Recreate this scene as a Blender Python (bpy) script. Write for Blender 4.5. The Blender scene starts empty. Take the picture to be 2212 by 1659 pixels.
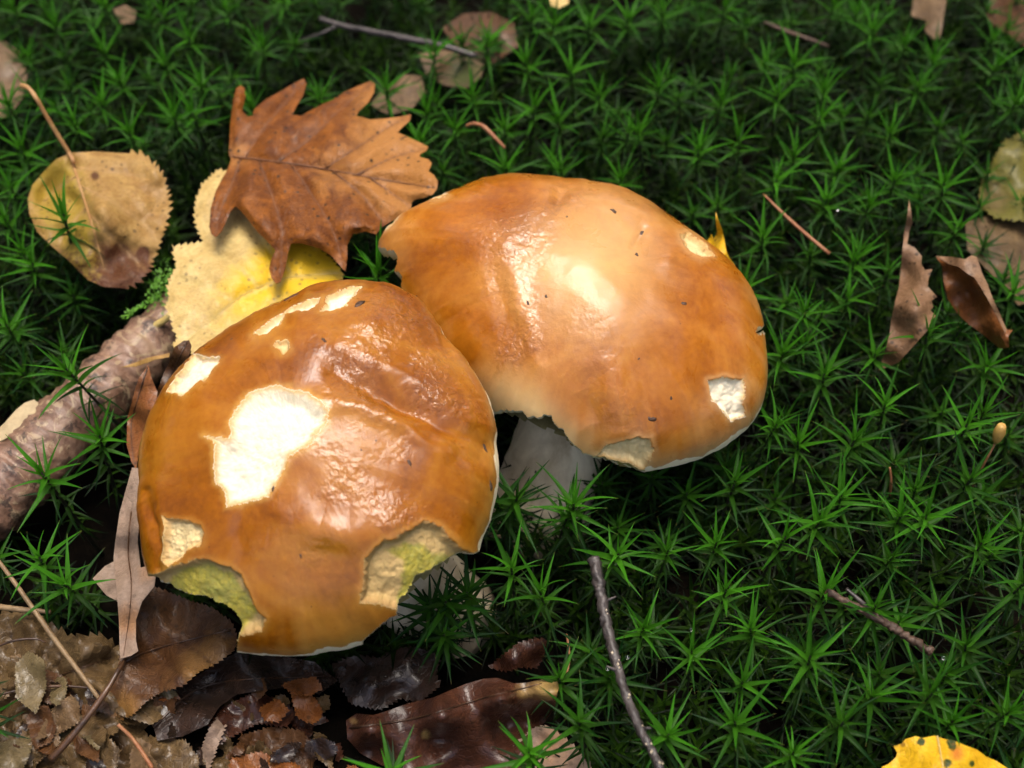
import bpy, bmesh, math, random
import numpy as np
from mathutils import Vector, Matrix
from mathutils.geometry import delaunay_2d_cdt

# ------------------------------------------------------------------ camera
S = 0.01                       # everything below is thought in centimetres
PITCH = math.radians(52.0)
HFOV = math.radians(45.0)
TARGET = (0.0, 0.0, 4.5)
DIST = 32.0
sc = bpy.context.scene
fwd = np.array([0, math.cos(PITCH), -math.sin(PITCH)])
rgt = np.array([1.0, 0, 0])
upv = np.array([0, math.sin(PITCH), math.cos(PITCH)])
CAM = np.array(TARGET) - fwd * DIST
cd = bpy.data.cameras.new('camera')
cam = bpy.data.objects.new('camera', cd)
sc.collection.objects.link(cam)
cam.location = [c * S for c in CAM]
cam.rotation_euler = (math.pi / 2 - PITCH, 0, 0)
cd.sensor_width = 36
cd.lens = 18 / math.tan(HFOV / 2)
cd.clip_start = 0.005
cd.clip_end = 200
cd.dof.use_dof = True
cd.dof.focus_distance = 0.295
cd.dof.aperture_fstop = 13
sc.camera = cam

# ------------------------------------------------------------------ light
SUN_EL, SUN_AZ = math.radians(79), math.radians(18)      # azimuth from +Y, clockwise
w = bpy.data.worlds.new('World'); sc.world = w; w.use_nodes = True
nt = w.node_tree
sky = nt.nodes.new('ShaderNodeTexSky'); sky.sky_type = 'NISHITA'; sky.sun_disc = False
sky.sun_elevation = SUN_EL; sky.sun_rotation = SUN_AZ
sky.air_density = 0.8; sky.dust_density = 8.0; sky.ozone_density = 0.3
bg = nt.nodes['Background']; bg.inputs['Strength'].default_value = 0.12
nt.links.new(sky.outputs[0], bg.inputs[0])
sl = bpy.data.lights.new('sun', 'SUN'); sl.energy = 1.5; sl.angle = math.radians(34)
sl.color = (1.0, 0.955, 0.88)
so = bpy.data.objects.new('sun', sl); sc.collection.objects.link(so)
sd = Vector((math.sin(SUN_AZ) * math.cos(SUN_EL), math.cos(SUN_AZ) * math.cos(SUN_EL), math.sin(SUN_EL)))
so.rotation_euler = sd.to_track_quat('Z', 'Y').to_euler()
so.location = sd * 3
sc.view_settings.view_transform = 'Standard'
sc.view_settings.look = 'None'
sc.view_settings.gamma = 1.0
sc.view_settings.exposure = 1.42
sc.render.engine = 'CYCLES'
sc.cycles.max_bounces = 5
sc.cycles.diffuse_bounces = 2
sc.cycles.glossy_bounces = 2

# ------------------------------------------------------------------ pixel <-> place (pixels of a 2212 x 1659 picture)
W, H = 2212.0, 1659.0
FP = (W / 2) / math.tan(HFOV / 2)

def at(px, py, z):
    d = fwd + rgt * ((px - W / 2) / FP) - upv * ((py - H / 2) / FP)
    return CAM + d * ((z - CAM[2]) / d[2])

def at_arr(P, Z):
    P = np.asarray(P, float)
    d = fwd[None] + rgt[None] * ((P[:, :1] - W / 2) / FP) - upv[None] * ((P[:, 1:2] - H / 2) / FP)
    return CAM[None] + d * ((Z - CAM[2]) / d[:, 2])[:, None]

def proj(V):
    q = V - CAM[None]
    z = q @ fwd
    return np.stack([W / 2 + FP * (q @ rgt) / z, H / 2 - FP * (q @ upv) / z], 1)

def cr(r, c, pts):             # coordinates read from a 3 x 3 enlargement
    return [(c * 737.2 + x * 0.3335, r * 553.0 + y * 0.3335) for x, y in pts]

# ------------------------------------------------------------------ numeric helpers
_rs = np.random.RandomState(7)
_tab = _rs.rand(256, 256)
def vnoise(x, y):
    xi = np.floor(x).astype(int); yi = np.floor(y).astype(int)
    fx = x - xi; fy = y - yi
    fx = fx * fx * (3 - 2 * fx); fy = fy * fy * (3 - 2 * fy)
    g = lambda a, b: _tab[a & 255, b & 255]
    return ((g(xi, yi) * (1 - fx) + g(xi + 1, yi) * fx) * (1 - fy) +
            (g(xi, yi + 1) * (1 - fx) + g(xi + 1, yi + 1) * fx) * fy) * 2 - 1
def fbm(x, y, o=4, g=0.5):
    a, s, f = 1.0, 0, 1.0
    for k in range(o):
        s = s + a * vnoise(x * f + 17.3 * k, y * f + 5.1 * k); a *= g; f *= 2.03
    return s
def sstep(a, b, x):
    t = np.clip((x - a) / (b - a), 0, 1)
    return t * t * (3 - 2 * t)
def sdist(P, poly):            # signed distance, positive inside
    P = np.asarray(P, float); poly = np.asarray(poly, float)
    d = np.full(len(P), 1e9); ins = np.zeros(len(P), bool)
    n = len(poly)
    for i in range(n):
        a, b = poly[i], poly[(i + 1) % n]
        e = b - a; L = e @ e + 1e-9
        t = np.clip(((P - a) @ e) / L, 0, 1)
        q = a + t[:, None] * e - P
        d = np.minimum(d, (q ** 2).sum(1))
        c = ((a[1] > P[:, 1]) != (b[1] > P[:, 1]))
        xs = (b[0] - a[0]) * (P[:, 1] - a[1]) / (b[1] - a[1] + 1e-12) + a[0]
        ins ^= c & (P[:, 0] < xs)
    d = np.sqrt(d)
    return np.where(ins, d, -d)
def ldist(P, line):            # distance to a polyline and the parameter along it
    P = np.asarray(P, float); line = np.asarray(line, float)
    d = np.full(len(P), 1e9); tt = np.zeros(len(P))
    n = len(line) - 1
    for i in range(n):
        a, b = line[i], line[i + 1]
        e = b - a; L = e @ e + 1e-9
        t = np.clip(((P - a) @ e) / L, 0, 1)
        q = np.sqrt(((a + t[:, None] * e - P) ** 2).sum(1))
        m = q < d
        d = np.where(m, q, d); tt = np.where(m, (i + t) / n, tt)
    return d, tt
def smooth_line(pts, n):
    P = np.asarray(pts, float)
    P = np.vstack([2 * P[0] - P[1], P, 2 * P[-1] - P[-2]])
    out = []
    m = len(P) - 3
    for u in np.linspace(0, m - 1e-6, n):
        i = int(u); t = u - i
        p0, p1, p2, p3 = P[i:i + 4]
        out.append(0.5 * ((2 * p1) + (-p0 + p2) * t + (2 * p0 - 5 * p1 + 4 * p2 - p3) * t * t + (-p0 + 3 * p1 - 3 * p2 + p3) * t ** 3))
    return np.array(out)

# ------------------------------------------------------------------ object helpers
COL = sc.collection
def mesh(name, V, faces, mat, attrs=None, smooth=True, origin=(0, 0, 0)):
    V = (np.asarray(V, float) - np.asarray(origin, float)) * S
    me = bpy.data.meshes.new(name)
    if isinstance(faces, np.ndarray):
        nf, k = faces.shape
        me.vertices.add(len(V)); me.vertices.foreach_set('co', V.astype(np.float32).ravel())
        me.loops.add(nf * k); me.loops.foreach_set('vertex_index', faces.astype(np.int32).ravel())
        me.polygons.add(nf); me.polygons.foreach_set('loop_start', np.arange(0, nf * k, k, dtype=np.int32))
        me.update(calc_edges=True); me.validate()
    else:
        me.from_pydata([tuple(v) for v in V], [], [tuple(int(i) for i in f) for f in faces])
    if smooth:
        me.polygons.foreach_set('use_smooth', np.ones(len(me.polygons), bool))
    for k, a in (attrs or {}).items():
        at_ = me.attributes.new(k, 'FLOAT', 'POINT')
        at_.data.foreach_set('value', np.asarray(a, np.float32))
    if mat: me.materials.append(mat)
    return me
def obj(name, me, parent=None, loc=None):
    o = bpy.data.objects.new(name, me); COL.objects.link(o)
    if loc is not None: o.location = [c * S for c in loc]
    if parent is not None: o.parent = parent
    return o
def tag(o, label, cat, group=None, kind=None):
    o['label'] = label; o['category'] = cat
    if group: o['group'] = group
    if kind: o['kind'] = kind
    return o
def thing(name, label, cat, loc, group=None):
    o = obj(name, None, None, loc)
    o.empty_display_size = 0.005
    return tag(o, label, cat, group)

def tube(pts, radii, sides=10, rough=0.0, seed=0, caps=True):
    P = np.asarray(pts, float); n = len(P)
    R = np.interp(np.linspace(0, 1, n), np.linspace(0, 1, len(np.atleast_1d(radii))), np.atleast_1d(radii)) if np.size(radii) != n else np.asarray(radii, float)
    T = np.gradient(P, axis=0); T /= np.linalg.norm(T, axis=1)[:, None] + 1e-9
    up = np.array([0.31, 0.17, 0.93])
    V = []
    for i in range(n):
        a = np.cross(T[i], up); a /= np.linalg.norm(a) + 1e-9
        b = np.cross(T[i], a)
        for k in range(sides):
            th = 2 * math.pi * k / sides
            r = R[i]
            if rough:
                r *= 1 + rough * float(fbm(np.array([i * 0.37 + seed * 3.1]), np.array([math.cos(th) * 1.3 + seed + math.sin(th) * 2.1]), 3)[0])
            V.append(P[i] + r * (math.cos(th) * a + math.sin(th) * b))
    F = []
    for i in range(n - 1):
        for k in range(sides):
            k2 = (k + 1) % sides
            F.append((i * sides + k, i * sides + k2, (i + 1) * sides + k2, (i + 1) * sides + k))
    if caps:
        F.append(tuple(range(sides - 1, -1, -1)))
        F.append(tuple((n - 1) * sides + k for k in range(sides)))
    return np.array(V), F

# ------------------------------------------------------------------ materials
def nodes(name):
    m = bpy.data.materials.new(name); m.use_nodes = True
    t = m.node_tree
    return m, t, t.nodes['Principled BSDF'], t.nodes['Material Output']
def N(t, kind, **kw):
    n = t.nodes.new(kind)
    for k, v in kw.items():
        if k.startswith('_'): n.inputs[k[1:].replace('_', ' ')].default_value = v
        else: setattr(n, k, v)
    return n
def ramp(t, src, stops):
    r = t.nodes.new('ShaderNodeValToRGB')
    e = r.color_ramp.elements
    while len(e) < len(stops): e.new(0.5)
    for q, (p, c) in zip(e, stops):
        q.position = p; q.color = (*c, 1) if len(c) == 3 else c
    t.links.new(src, r.inputs[0])
    return r.outputs[0]
def mix(t, f, a, b, mode='MIX'):
    n = t.nodes.new('ShaderNodeMix'); n.data_type = 'RGBA'; n.blend_type = mode
    for s, v in ((n.inputs[0], f), (n.inputs[6], a), (n.inputs[7], b)):
        if hasattr(v, 'links') or hasattr(v, 'is_linked'): t.links.new(v, s)
        else: s.default_value = v if not isinstance(v, tuple) else ((*v, 1) if len(v) == 3 else v)
    return n.outputs[2]
def math_(t, op, a, b=0.0, clamp=False):
    n = t.nodes.new('ShaderNodeMath'); n.operation = op; n.use_clamp = clamp
    for s, v in ((n.inputs[0], a), (n.inputs[1], b)):
        if hasattr(v, 'is_linked'): t.links.new(v, s)
        else: s.default_value = v
    return n.outputs[0]
def coords(t):
    c = N(t, 'ShaderNodeTexCoord')
    return c.outputs['Object']
def noise(t, co, scale, detail=4, rough=0.55, dist=0.0):
    n = N(t, 'ShaderNodeTexNoise')
    n.inputs['Scale'].default_value = scale; n.inputs['Detail'].default_value = detail
    n.inputs['Roughness'].default_value = rough; n.inputs['Distortion'].default_value = dist
    t.links.new(co, n.inputs['Vector'])
    return n.outputs['Fac']
def attr(t, name):
    a = N(t, 'ShaderNodeAttribute'); a.attribute_name = name
    return a.outputs['Fac']
def bump(t, h, strength, dist, bs, normal=None):
    b = N(t, 'ShaderNodeBump'); b.inputs['Strength'].default_value = strength
    b.inputs['Distance'].default_value = dist
    t.links.new(h, b.inputs['Height'])
    if normal is not None: t.links.new(normal, b.inputs['Normal'])
    if bs is not None: t.links.new(b.outputs[0], bs.inputs['Normal'])
    return b.outputs[0]

def leaf_mat(name, c1, c2, c3, veinc, rough=0.5, speck=(0.02, 0.012, 0.006), speckamt=0.5, scale=180, coat=0.15, bmp=0.35, transl=0.0, c4=None):
    """dead leaf: two blotchy tones, a third where 'tone' is set, vein tint, specks"""
    m, t, b, out = nodes(name)
    co = coords(t)
    n1 = noise(t, co, scale, 5, 0.6, 0.6)
    col = ramp(t, n1, [(0.32, c1), (0.66, c2)])
    n4 = noise(t, co, scale * 5, 3, 0.6)
    col = mix(t, ramp(t, n4, [(0.35, (0.0,) * 3), (0.75, (0.45,) * 3)]), col, tuple(x * 0.5 for x in c1))
    tn = math_(t, 'ADD', attr(t, 'tone'), math_(t, 'MULTIPLY', math_(t, 'SUBTRACT', n1, 0.5), 0.7))
    col = mix(t, ramp(t, tn, [(0.25, (0,) * 3), (0.75, (1,) * 3)]), col, c3)
    if c4:
        t2 = math_(t, 'ADD', attr(t, 'tone2'), math_(t, 'MULTIPLY', math_(t, 'SUBTRACT', n4, 0.5), 1.2))
        col = mix(t, ramp(t, t2, [(0.3, (0,) * 3), (0.7, (1,) * 3)]), col, c4)
    v = attr(t, 'vein')
    col = mix(t, math_(t, 'MULTIPLY', v, 0.75), col, veinc)
    vo = N(t, 'ShaderNodeTexVoronoi'); vo.inputs['Scale'].default_value = scale * 2.2; t.links.new(co, vo.inputs['Vector'])
    sp = ramp(t, vo.outputs['Distance'], [(0.15, (1,) * 3), (0.27, (0,) * 3)])
    n2 = noise(t, co, scale * 0.8, 2)
    sp = math_(t, 'MULTIPLY', sp, ramp(t, n2, [(0.46, (0,) * 3), (0.56, (speckamt,) * 3)]))
    col = mix(t, sp, col, speck)
    ve = N(t, 'ShaderNodeTexVoronoi'); ve.feature = 'DISTANCE_TO_EDGE'; ve.inputs['Scale'].default_value = scale * 3.0; t.links.new(co, ve.inputs['Vector'])
    col = mix(t, ramp(t, ve.outputs[0], [(0.0, (0.13,) * 3), (0.07, (0,) * 3)]), col, veinc)
    t.links.new(col, b.inputs['Base Color'])
    rr = ramp(t, noise(t, co, scale * 0.6, 3), [(0.3, (rough * 0.55,) * 3), (0.7, (rough * 1.15,) * 3)])
    t.links.new(rr, b.inputs['Roughness'])
    b.inputs['Coat Weight'].default_value = coat; b.inputs['Coat Roughness'].default_value = 0.22
    b.inputs['Specular IOR Level'].default_value = 0.25
    vn = N(t, 'ShaderNodeTexVoronoi'); vn.feature = 'DISTANCE_TO_EDGE'; vn.inputs['Scale'].default_value = scale * 3.5; t.links.new(co, vn.inputs['Vector'])
    h = math_(t, 'ADD', math_(t, 'MULTIPLY', ramp(t, vn.outputs[0], [(0, (1,) * 3), (0.12, (0,) * 3)]), -0.5), noise(t, co, scale * 3, 4, 0.65))
    bump(t, h, bmp, 0.0006, b)
    if transl:
        tr = N(t, 'ShaderNodeBsdfTranslucent'); t.links.new(col, tr.inputs['Color'])
        mx = N(t, 'ShaderNodeMixShader'); mx.inputs[0].default_value = transl
        t.links.new(b.outputs[0], mx.inputs[1]); t.links.new(tr.outputs[0], mx.inputs[2]); t.links.new(mx.outputs[0], out.inputs[0])
    return m

def plain_mat(name, c1, c2, scale=200, rough=0.6, bmp=0.4, coat=0.0, stretch=None, c3=None):
    m, t, b, out = nodes(name)
    co = coords(t)
    if stretch:
        mp = N(t, 'ShaderNodeMapping'); mp.inputs['Scale'].default_value = stretch
        t.links.new(co, mp.inputs['Vector']); co = mp.outputs[0]
    n1 = noise(t, co, scale, 6, 0.62, 0.4)
    st = [(0.33, c1), (0.66, c2)] + ([(0.78, c3)] if c3 else [])
    t.links.new(ramp(t, n1, st), b.inputs['Base Color'])
    b.inputs['Roughness'].default_value = rough
    b.inputs['Coat Weight'].default_value = coat; b.inputs['Coat Roughness'].default_value = 0.25
    bump(t, noise(t, co, scale * 2.2, 5, 0.65), bmp, 0.0008, b)
    return m

def moss_mat(name, young, old, dry):
    m, t, b, out = nodes(name)
    oi = N(t, 'ShaderNodeObjectInfo')
    al = attr(t, 'along'); ag = attr(t, 'age')
    a = math_(t, 'ADD', ag, math_(t, 'MULTIPLY', math_(t, 'SUBTRACT', oi.outputs['Random'], 0.5), 0.45), True)
    col = mix(t, a, young, old)
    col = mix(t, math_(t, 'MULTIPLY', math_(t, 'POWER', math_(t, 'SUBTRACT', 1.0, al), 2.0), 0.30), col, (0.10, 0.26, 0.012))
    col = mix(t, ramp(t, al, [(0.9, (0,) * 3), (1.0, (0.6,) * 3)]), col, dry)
    t.links.new(col, b.inputs['Base Color'])
    b.inputs['Roughness'].default_value = 0.42
    b.inputs['Specular IOR Level'].default_value = 0.12
    tr = N(t, 'ShaderNodeBsdfTranslucent'); t.links.new(col, tr.inputs['Color'])
    mx = N(t, 'ShaderNodeMixShader'); mx.inputs[0].default_value = 0.28
    t.links.new(b.outputs[0], mx.inputs[1]); t.links.new(tr.outputs[0], mx.inputs[2]); t.links.new(mx.outputs[0], out.inputs[0])
    return m

def cap_mat(name, dark, mid, light, pale):
    """slimy bolete skin: tone set by attribute 'pale', mottling, wet film"""
    m, t, b, out = nodes(name)
    co = coords(t)
    n1 = noise(t, co, 55, 5, 0.6, 0.8)
    n2 = noise(t, co, 700, 3, 0.6)
    x = math_(t, 'ADD', n1, math_(t, 'MULTIPLY', math_(t, 'SUBTRACT', n2, 0.5), 0.35))
    col = ramp(t, x, [(0.30, dark), (0.50, mid), (0.70, light)])
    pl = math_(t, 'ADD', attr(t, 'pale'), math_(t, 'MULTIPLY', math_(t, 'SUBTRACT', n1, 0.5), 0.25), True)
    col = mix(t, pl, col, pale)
    vo = N(t, 'ShaderNodeTexVoronoi'); vo.inputs['Scale'].default_value = 300; t.links.new(co, vo.inputs['Vector'])
    sp = math_(t, 'MULTIPLY', ramp(t, vo.outputs['Distance'], [(0.05, (1,) * 3), (0.09, (0,) * 3)]), ramp(t, noise(t, co, 90, 2), [(0.58, (0,) * 3), (0.64, (0.8,) * 3)]))
    col = mix(t, sp, col, (0.05, 0.02, 0.006))
    t.links.new(col, b.inputs['Base Color'])
    rn = ramp(t, noise(t, co, 90, 4, 0.6, 0.5), [(0.35, (0.24,) * 3), (0.65, (0.44,) * 3)])
    t.links.new(rn, b.inputs['Roughness'])
    b.inputs['Specular IOR Level'].default_value = 0.25
    cw = ramp(t, noise(t, co, 45, 5, 0.65, 1.2), [(0.34, (0.08,) * 3), (0.62, (0.55,) * 3)])
    t.links.new(math_(t, 'ADD', cw, math_(t, 'MULTIPLY', attr(t, 'wrinkle'), 0.7), True), b.inputs['Coat Weight'])
    cr_ = ramp(t, noise(t, co, 70, 3, 0.6), [(0.35, (0.09,) * 3), (0.7, (0.28,) * 3)])
    t.links.new(math_(t, 'MULTIPLY', cr_, math_(t, 'SUBTRACT', 1.0, math_(t, 'MULTIPLY', attr(t, 'wrinkle'), 0.75))), b.inputs['Coat Roughness'])
    b.inputs['Coat IOR'].default_value = 1.55
    b.inputs['Subsurface Weight'].default_value = 0.12
    b.inputs['Subsurface Radius'].default_value = (1.0, 0.45, 0.15)
    b.inputs['Subsurface Scale'].default_value = 0.002
    h = math_(t, 'ADD', noise(t, co, 420, 4, 0.62, 1.0), math_(t, 'MULTIPLY', noise(t, co, 1500, 2, 0.5), 0.35))
    wr = attr(t, 'wrinkle')
    n = N(t, 'ShaderNodeBump'); n.inputs['Distance'].default_value = 0.0005
    t.links.new(h, n.inputs['Height'])
    t.links.new(math_(t, 'ADD', math_(t, 'MULTIPLY', wr, 0.8), 0.06), n.inputs['Strength'])
    t.links.new(n.outputs[0], b.inputs['Normal'])
    t.links.new(n.outputs[0], b.inputs['Coat Normal'])
    return m

def flesh_mat(name, white, tan, tube=None, rough=0.75):
    m, t, b, out = nodes(name)
    co = coords(t)
    n1 = noise(t, co, 330, 5, 0.7, 0.8)
    e = math_(t, 'ADD', attr(t, 'edge'), math_(t, 'MULTIPLY', math_(t, 'SUBTRACT', n1, 0.5), 0.5), True)
    col = mix(t, e, tan, white)
    if tube:
        tb = math_(t, 'ADD', attr(t, 'tube'), math_(t, 'MULTIPLY', math_(t, 'SUBTRACT', n1, 0.5), 0.45), True)
        wv = N(t, 'ShaderNodeTexVoronoi'); wv.inputs['Scale'].default_value = 1100; t.links.new(co, wv.inputs['Vector'])
        tc = ramp(t, math_(t, 'ADD', noise(t, co, 160, 4, 0.6), math_(t, 'MULTIPLY', math_(t, 'SUBTRACT', wv.outputs['Distance'], 0.45), 0.35)), [(0.35, tube[0]), (0.65, tube[1])])
        col = mix(t, tb, col, tc)
    col = mix(t, ramp(t, noise(t, co, 900, 3, 0.6), [(0.3, (0.0,) * 3), (0.8, (0.30,) * 3)]), col, tan)
    t.links.new(col, b.inputs['Base Color'])
    b.inputs['Roughness'].default_value = rough
    b.inputs['Subsurface Weight'].default_value = 0.1
    b.inputs['Subsurface Radius'].default_value = (1.0, 0.7, 0.4)
    b.inputs['Subsurface Scale'].default_value = 0.0015
    bump(t, noise(t, co, 800, 5, 0.65, 0.6), 0.45, 0.0006, b)
    return m

M = {}
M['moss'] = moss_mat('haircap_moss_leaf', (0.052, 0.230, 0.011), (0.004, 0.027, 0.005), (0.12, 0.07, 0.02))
M['moss_low'] = moss_mat('haircap_moss_old_shaded_leaf', (0.0045, 0.024, 0.005), (0.002, 0.006, 0.002), (0.015, 0.009, 0.004))  # old lower leaves, colour darkened further to paint shade into the moss gaps
M['moss_stem'] = plain_mat('moss_stem', (0.006, 0.014, 0.003), (0.022, 0.011, 0.005), 600, 0.6)
M['soil'] = plain_mat('forest_soil', (0.0014, 0.0012, 0.0009), (0.005, 0.0035, 0.002), 120, 0.95, 0.8)
M['soil'].node_tree.nodes['Principled BSDF'].inputs['Specular IOR Level'].default_value = 0.05
M['cap_front'] = cap_mat('wet_chestnut_cap_skin', (0.200, 0.054, 0.002), (0.305, 0.094, 0.003), (0.385, 0.138, 0.006), (0.64, 0.36, 0.08))
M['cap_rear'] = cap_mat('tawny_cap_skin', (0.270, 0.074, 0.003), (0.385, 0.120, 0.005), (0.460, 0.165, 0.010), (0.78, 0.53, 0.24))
M['flesh'] = flesh_mat('white_mushroom_flesh', (0.88, 0.81, 0.62), (0.55, 0.33, 0.09))
M['flesh_cream'] = flesh_mat('cream_mushroom_flesh', (0.76, 0.60, 0.30), (0.50, 0.28, 0.08))
M['bite'] = flesh_mat('bitten_flesh_and_tubes', (0.52, 0.36, 0.14), (0.36, 0.20, 0.06), ((0.40, 0.34, 0.035), (0.25, 0.25, 0.045)))
M['margin'] = flesh_mat('pale_cap_margin', (0.84, 0.74, 0.50), (0.62, 0.44, 0.18))
M['pores'] = plain_mat('pore_surface', (0.30, 0.26, 0.08), (0.45, 0.38, 0.16), 500, 0.8)
M['stem'] = plain_mat('pale_stem', (0.46, 0.35, 0.21), (0.80, 0.68, 0.47), 160, 0.75, 0.5, stretch=(1, 1, 0.15))
M['oak'] = leaf_mat('wet_oak_leaf', (0.105, 0.028, 0.003), (0.275, 0.085, 0.006), (0.36, 0.155, 0.036), (0.120, 0.044, 0.015), 0.6, coat=0.06, speckamt=0.95, bmp=0.45)
M['yellow'] = leaf_mat('yellow_birch_leaf', (0.50, 0.33, 0.105), (0.64, 0.48, 0.19), (0.68, 0.43, 0.012), (0.50, 0.38, 0.13), 0.55, speck=(0.10, 0.06, 0.03), speckamt=0.6, coat=0.1)
M['birch_tan'] = leaf_mat('tan_birch_leaf', (0.27, 0.14, 0.034), (0.44, 0.27, 0.085), (0.085, 0.028, 0.009), (0.38, 0.24, 0.10), 0.6, speck=(0.07, 0.035, 0.015), speckamt=0.8, coat=0.05, c4=(0.30, 0.20, 0.025))
M['dry'] = leaf_mat('dry_pinkish_leaf', (0.15, 0.075, 0.034), (0.27, 0.155, 0.080), (0.10, 0.045, 0.015), (0.16, 0.08, 0.04), 0.6, speckamt=0.8)
M['tan_dim'] = leaf_mat('pale_decaying_leaf', (0.095, 0.055, 0.026), (0.19, 0.12, 0.06), (0.07, 0.085, 0.018), (0.18, 0.11, 0.06), 0.6)
M['brown'] = leaf_mat('brown_leaf', (0.055, 0.021, 0.007), (0.115, 0.052, 0.018), (0.20, 0.10, 0.028), (0.04, 0.016, 0.006), 0.5, coat=0.12)
M['orange_brown'] = leaf_mat('russet_leaf', (0.16, 0.050, 0.012), (0.26, 0.095, 0.024), (0.07, 0.022, 0.008), (0.12, 0.05, 0.02), 0.45, coat=0.25)
M['dark'] = leaf_mat('dark_wet_leaf', (0.016, 0.010, 0.008), (0.045, 0.024, 0.016), (0.12, 0.035, 0.013), (0.02, 0.012, 0.008), 0.34, coat=0.5)
M['darkred'] = leaf_mat('dark_red_brown_leaf', (0.035, 0.013, 0.008), (0.090, 0.032, 0.016), (0.34, 0.22, 0.07), (0.05, 0.02, 0.012), 0.4, coat=0.45)
M['grey'] = leaf_mat('grey_pink_leaf_underside', (0.24, 0.165, 0.115), (0.32, 0.225, 0.165), (0.36, 0.19, 0.09), (0.15, 0.09, 0.06), 0.6, speckamt=0.35, coat=0.0, bmp=0.3)
M['greybrown'] = leaf_mat('grey_brown_litter', (0.065, 0.038, 0.015), (0.165, 0.105, 0.045), (0.05, 0.026, 0.011), (0.07, 0.04, 0.02), 0.45, coat=0.25, bmp=0.4)
M['litter_olive'] = leaf_mat('olive_grey_litter', (0.085, 0.062, 0.026), (0.20, 0.15, 0.075), (0.06, 0.035, 0.015), (0.09, 0.06, 0.03), 0.42, coat=0.25)
M['golden'] = leaf_mat('golden_leaf', (0.62, 0.33, 0.008), (0.70, 0.43, 0.012), (0.50, 0.16, 0.02), (0.55, 0.31, 0.02), 0.5, speck=(0.16, 0.08, 0.01), speckamt=0.8, coat=0.1, c4=(0.025, 0.045, 0.006))
M['olive'] = leaf_mat('yellow_green_leaf', (0.09, 0.085, 0.012), (0.17, 0.145, 0.02), (0.12, 0.08, 0.03), (0.12, 0.10, 0.02), 0.55)
M['bark_old'] = plain_mat('weathered_bark', (0.055, 0.027, 0.017), (0.24, 0.135, 0.085), 150, 0.5, 1.0, coat=0.12, c3=(0.46, 0.34, 0.20))
def bark_mat():
    m, t, b, out = nodes('fallen_branch_bark')
    co = coords(t)
    a = noise(t, co, 65, 6, 0.7, 0.8); d = noise(t, co, 420, 5, 0.7, 0.5); e = noise(t, co, 160, 4, 0.65, 1.5)
    col = ramp(t, math_(t, 'ADD', math_(t, 'MULTIPLY', a, 0.6), math_(t, 'MULTIPLY', d, 0.4)), [(0.36, (0.070, 0.034, 0.020)), (0.50, (0.22, 0.120, 0.075)), (0.62, (0.36, 0.235, 0.155))])
    col = mix(t, ramp(t, e, [(0.56, (0,) * 3), (0.62, (0.75,) * 3)]), col, (0.42, 0.31, 0.18))
    col = mix(t, ramp(t, noise(t, co, 230, 4, 0.7), [(0.36, (0.8,) * 3), (0.44, (0,) * 3)]), col, (0.02, 0.011, 0.008))
    t.links.new(col, b.inputs['Base Color'])
    b.inputs['Roughness'].default_value = 0.45
    b.inputs['Coat Weight'].default_value = 0.2; b.inputs['Coat Roughness'].default_value = 0.2
    bump(t, math_(t, 'ADD', d, math_(t, 'MULTIPLY', e, 0.8)), 0.55, 0.0009, b)
    return m
M['bark'] = bark_mat()
M['bark_pale'] = plain_mat('peeled_bark_scale', (0.36, 0.27, 0.15), (0.50, 0.39, 0.22), 260, 0.65)
M['twig'] = plain_mat('dark_twig_bark', (0.022, 0.017, 0.016), (0.075, 0.060, 0.055), 300, 0.42, 0.7, coat=0.3)
M['twig_brown'] = plain_mat('brown_twig_bark', (0.045, 0.025, 0.014), (0.12, 0.068, 0.042), 300, 0.5, 0.6)
M['lenticel'] = plain_mat('pale_lenticel', (0.42, 0.34, 0.22), (0.6, 0.5, 0.36), 400, 0.6)
M['straw'] = plain_mat('straw_stalk', (0.17, 0.10, 0.045), (0.30, 0.20, 0.10), 300, 0.5)
M['petiole'] = plain_mat('leaf_stalk', (0.36, 0.16, 0.055), (0.52, 0.31, 0.12), 250, 0.45)
M['oak_rib'] = plain_mat('oak_midrib', (0.10, 0.035, 0.012), (0.19, 0.075, 0.025), 250, 0.45)
M['rust_stalk'] = plain_mat('rusty_stalk', (0.26, 0.08, 0.03), (0.42, 0.20, 0.09), 250, 0.5)
M['dark_stalk'] = plain_mat('dark_leaf_stalk', (0.02, 0.010, 0.006), (0.10, 0.045, 0.018), 130, 0.4, coat=0.3)
M['yellow_stub'] = plain_mat('yellow_stub', (0.50, 0.36, 0.10), (0.62, 0.48, 0.18), 300, 0.5)
M['feather_moss'] = plain_mat('bright_feather_moss', (0.06, 0.20, 0.012), (0.15, 0.36, 0.025), 500, 0.5)
M['debris'] = plain_mat('dark_debris', (0.035, 0.015, 0.008), (0.11, 0.048, 0.02), 500, 0.5)
M['seed'] = plain_mat('ochre_bud', (0.42, 0.22, 0.045), (0.55, 0.34, 0.09), 300, 0.45)
mg, tg, bg_, og = nodes('water')
bg_.inputs['Base Color'].default_value = (1, 1, 1, 1); bg_.inputs['Roughness'].default_value = 0.02
bg_.inputs['Transmission Weight'].default_value = 1.0; bg_.inputs['IOR'].default_value = 1.33
M['water'] = mg

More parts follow.
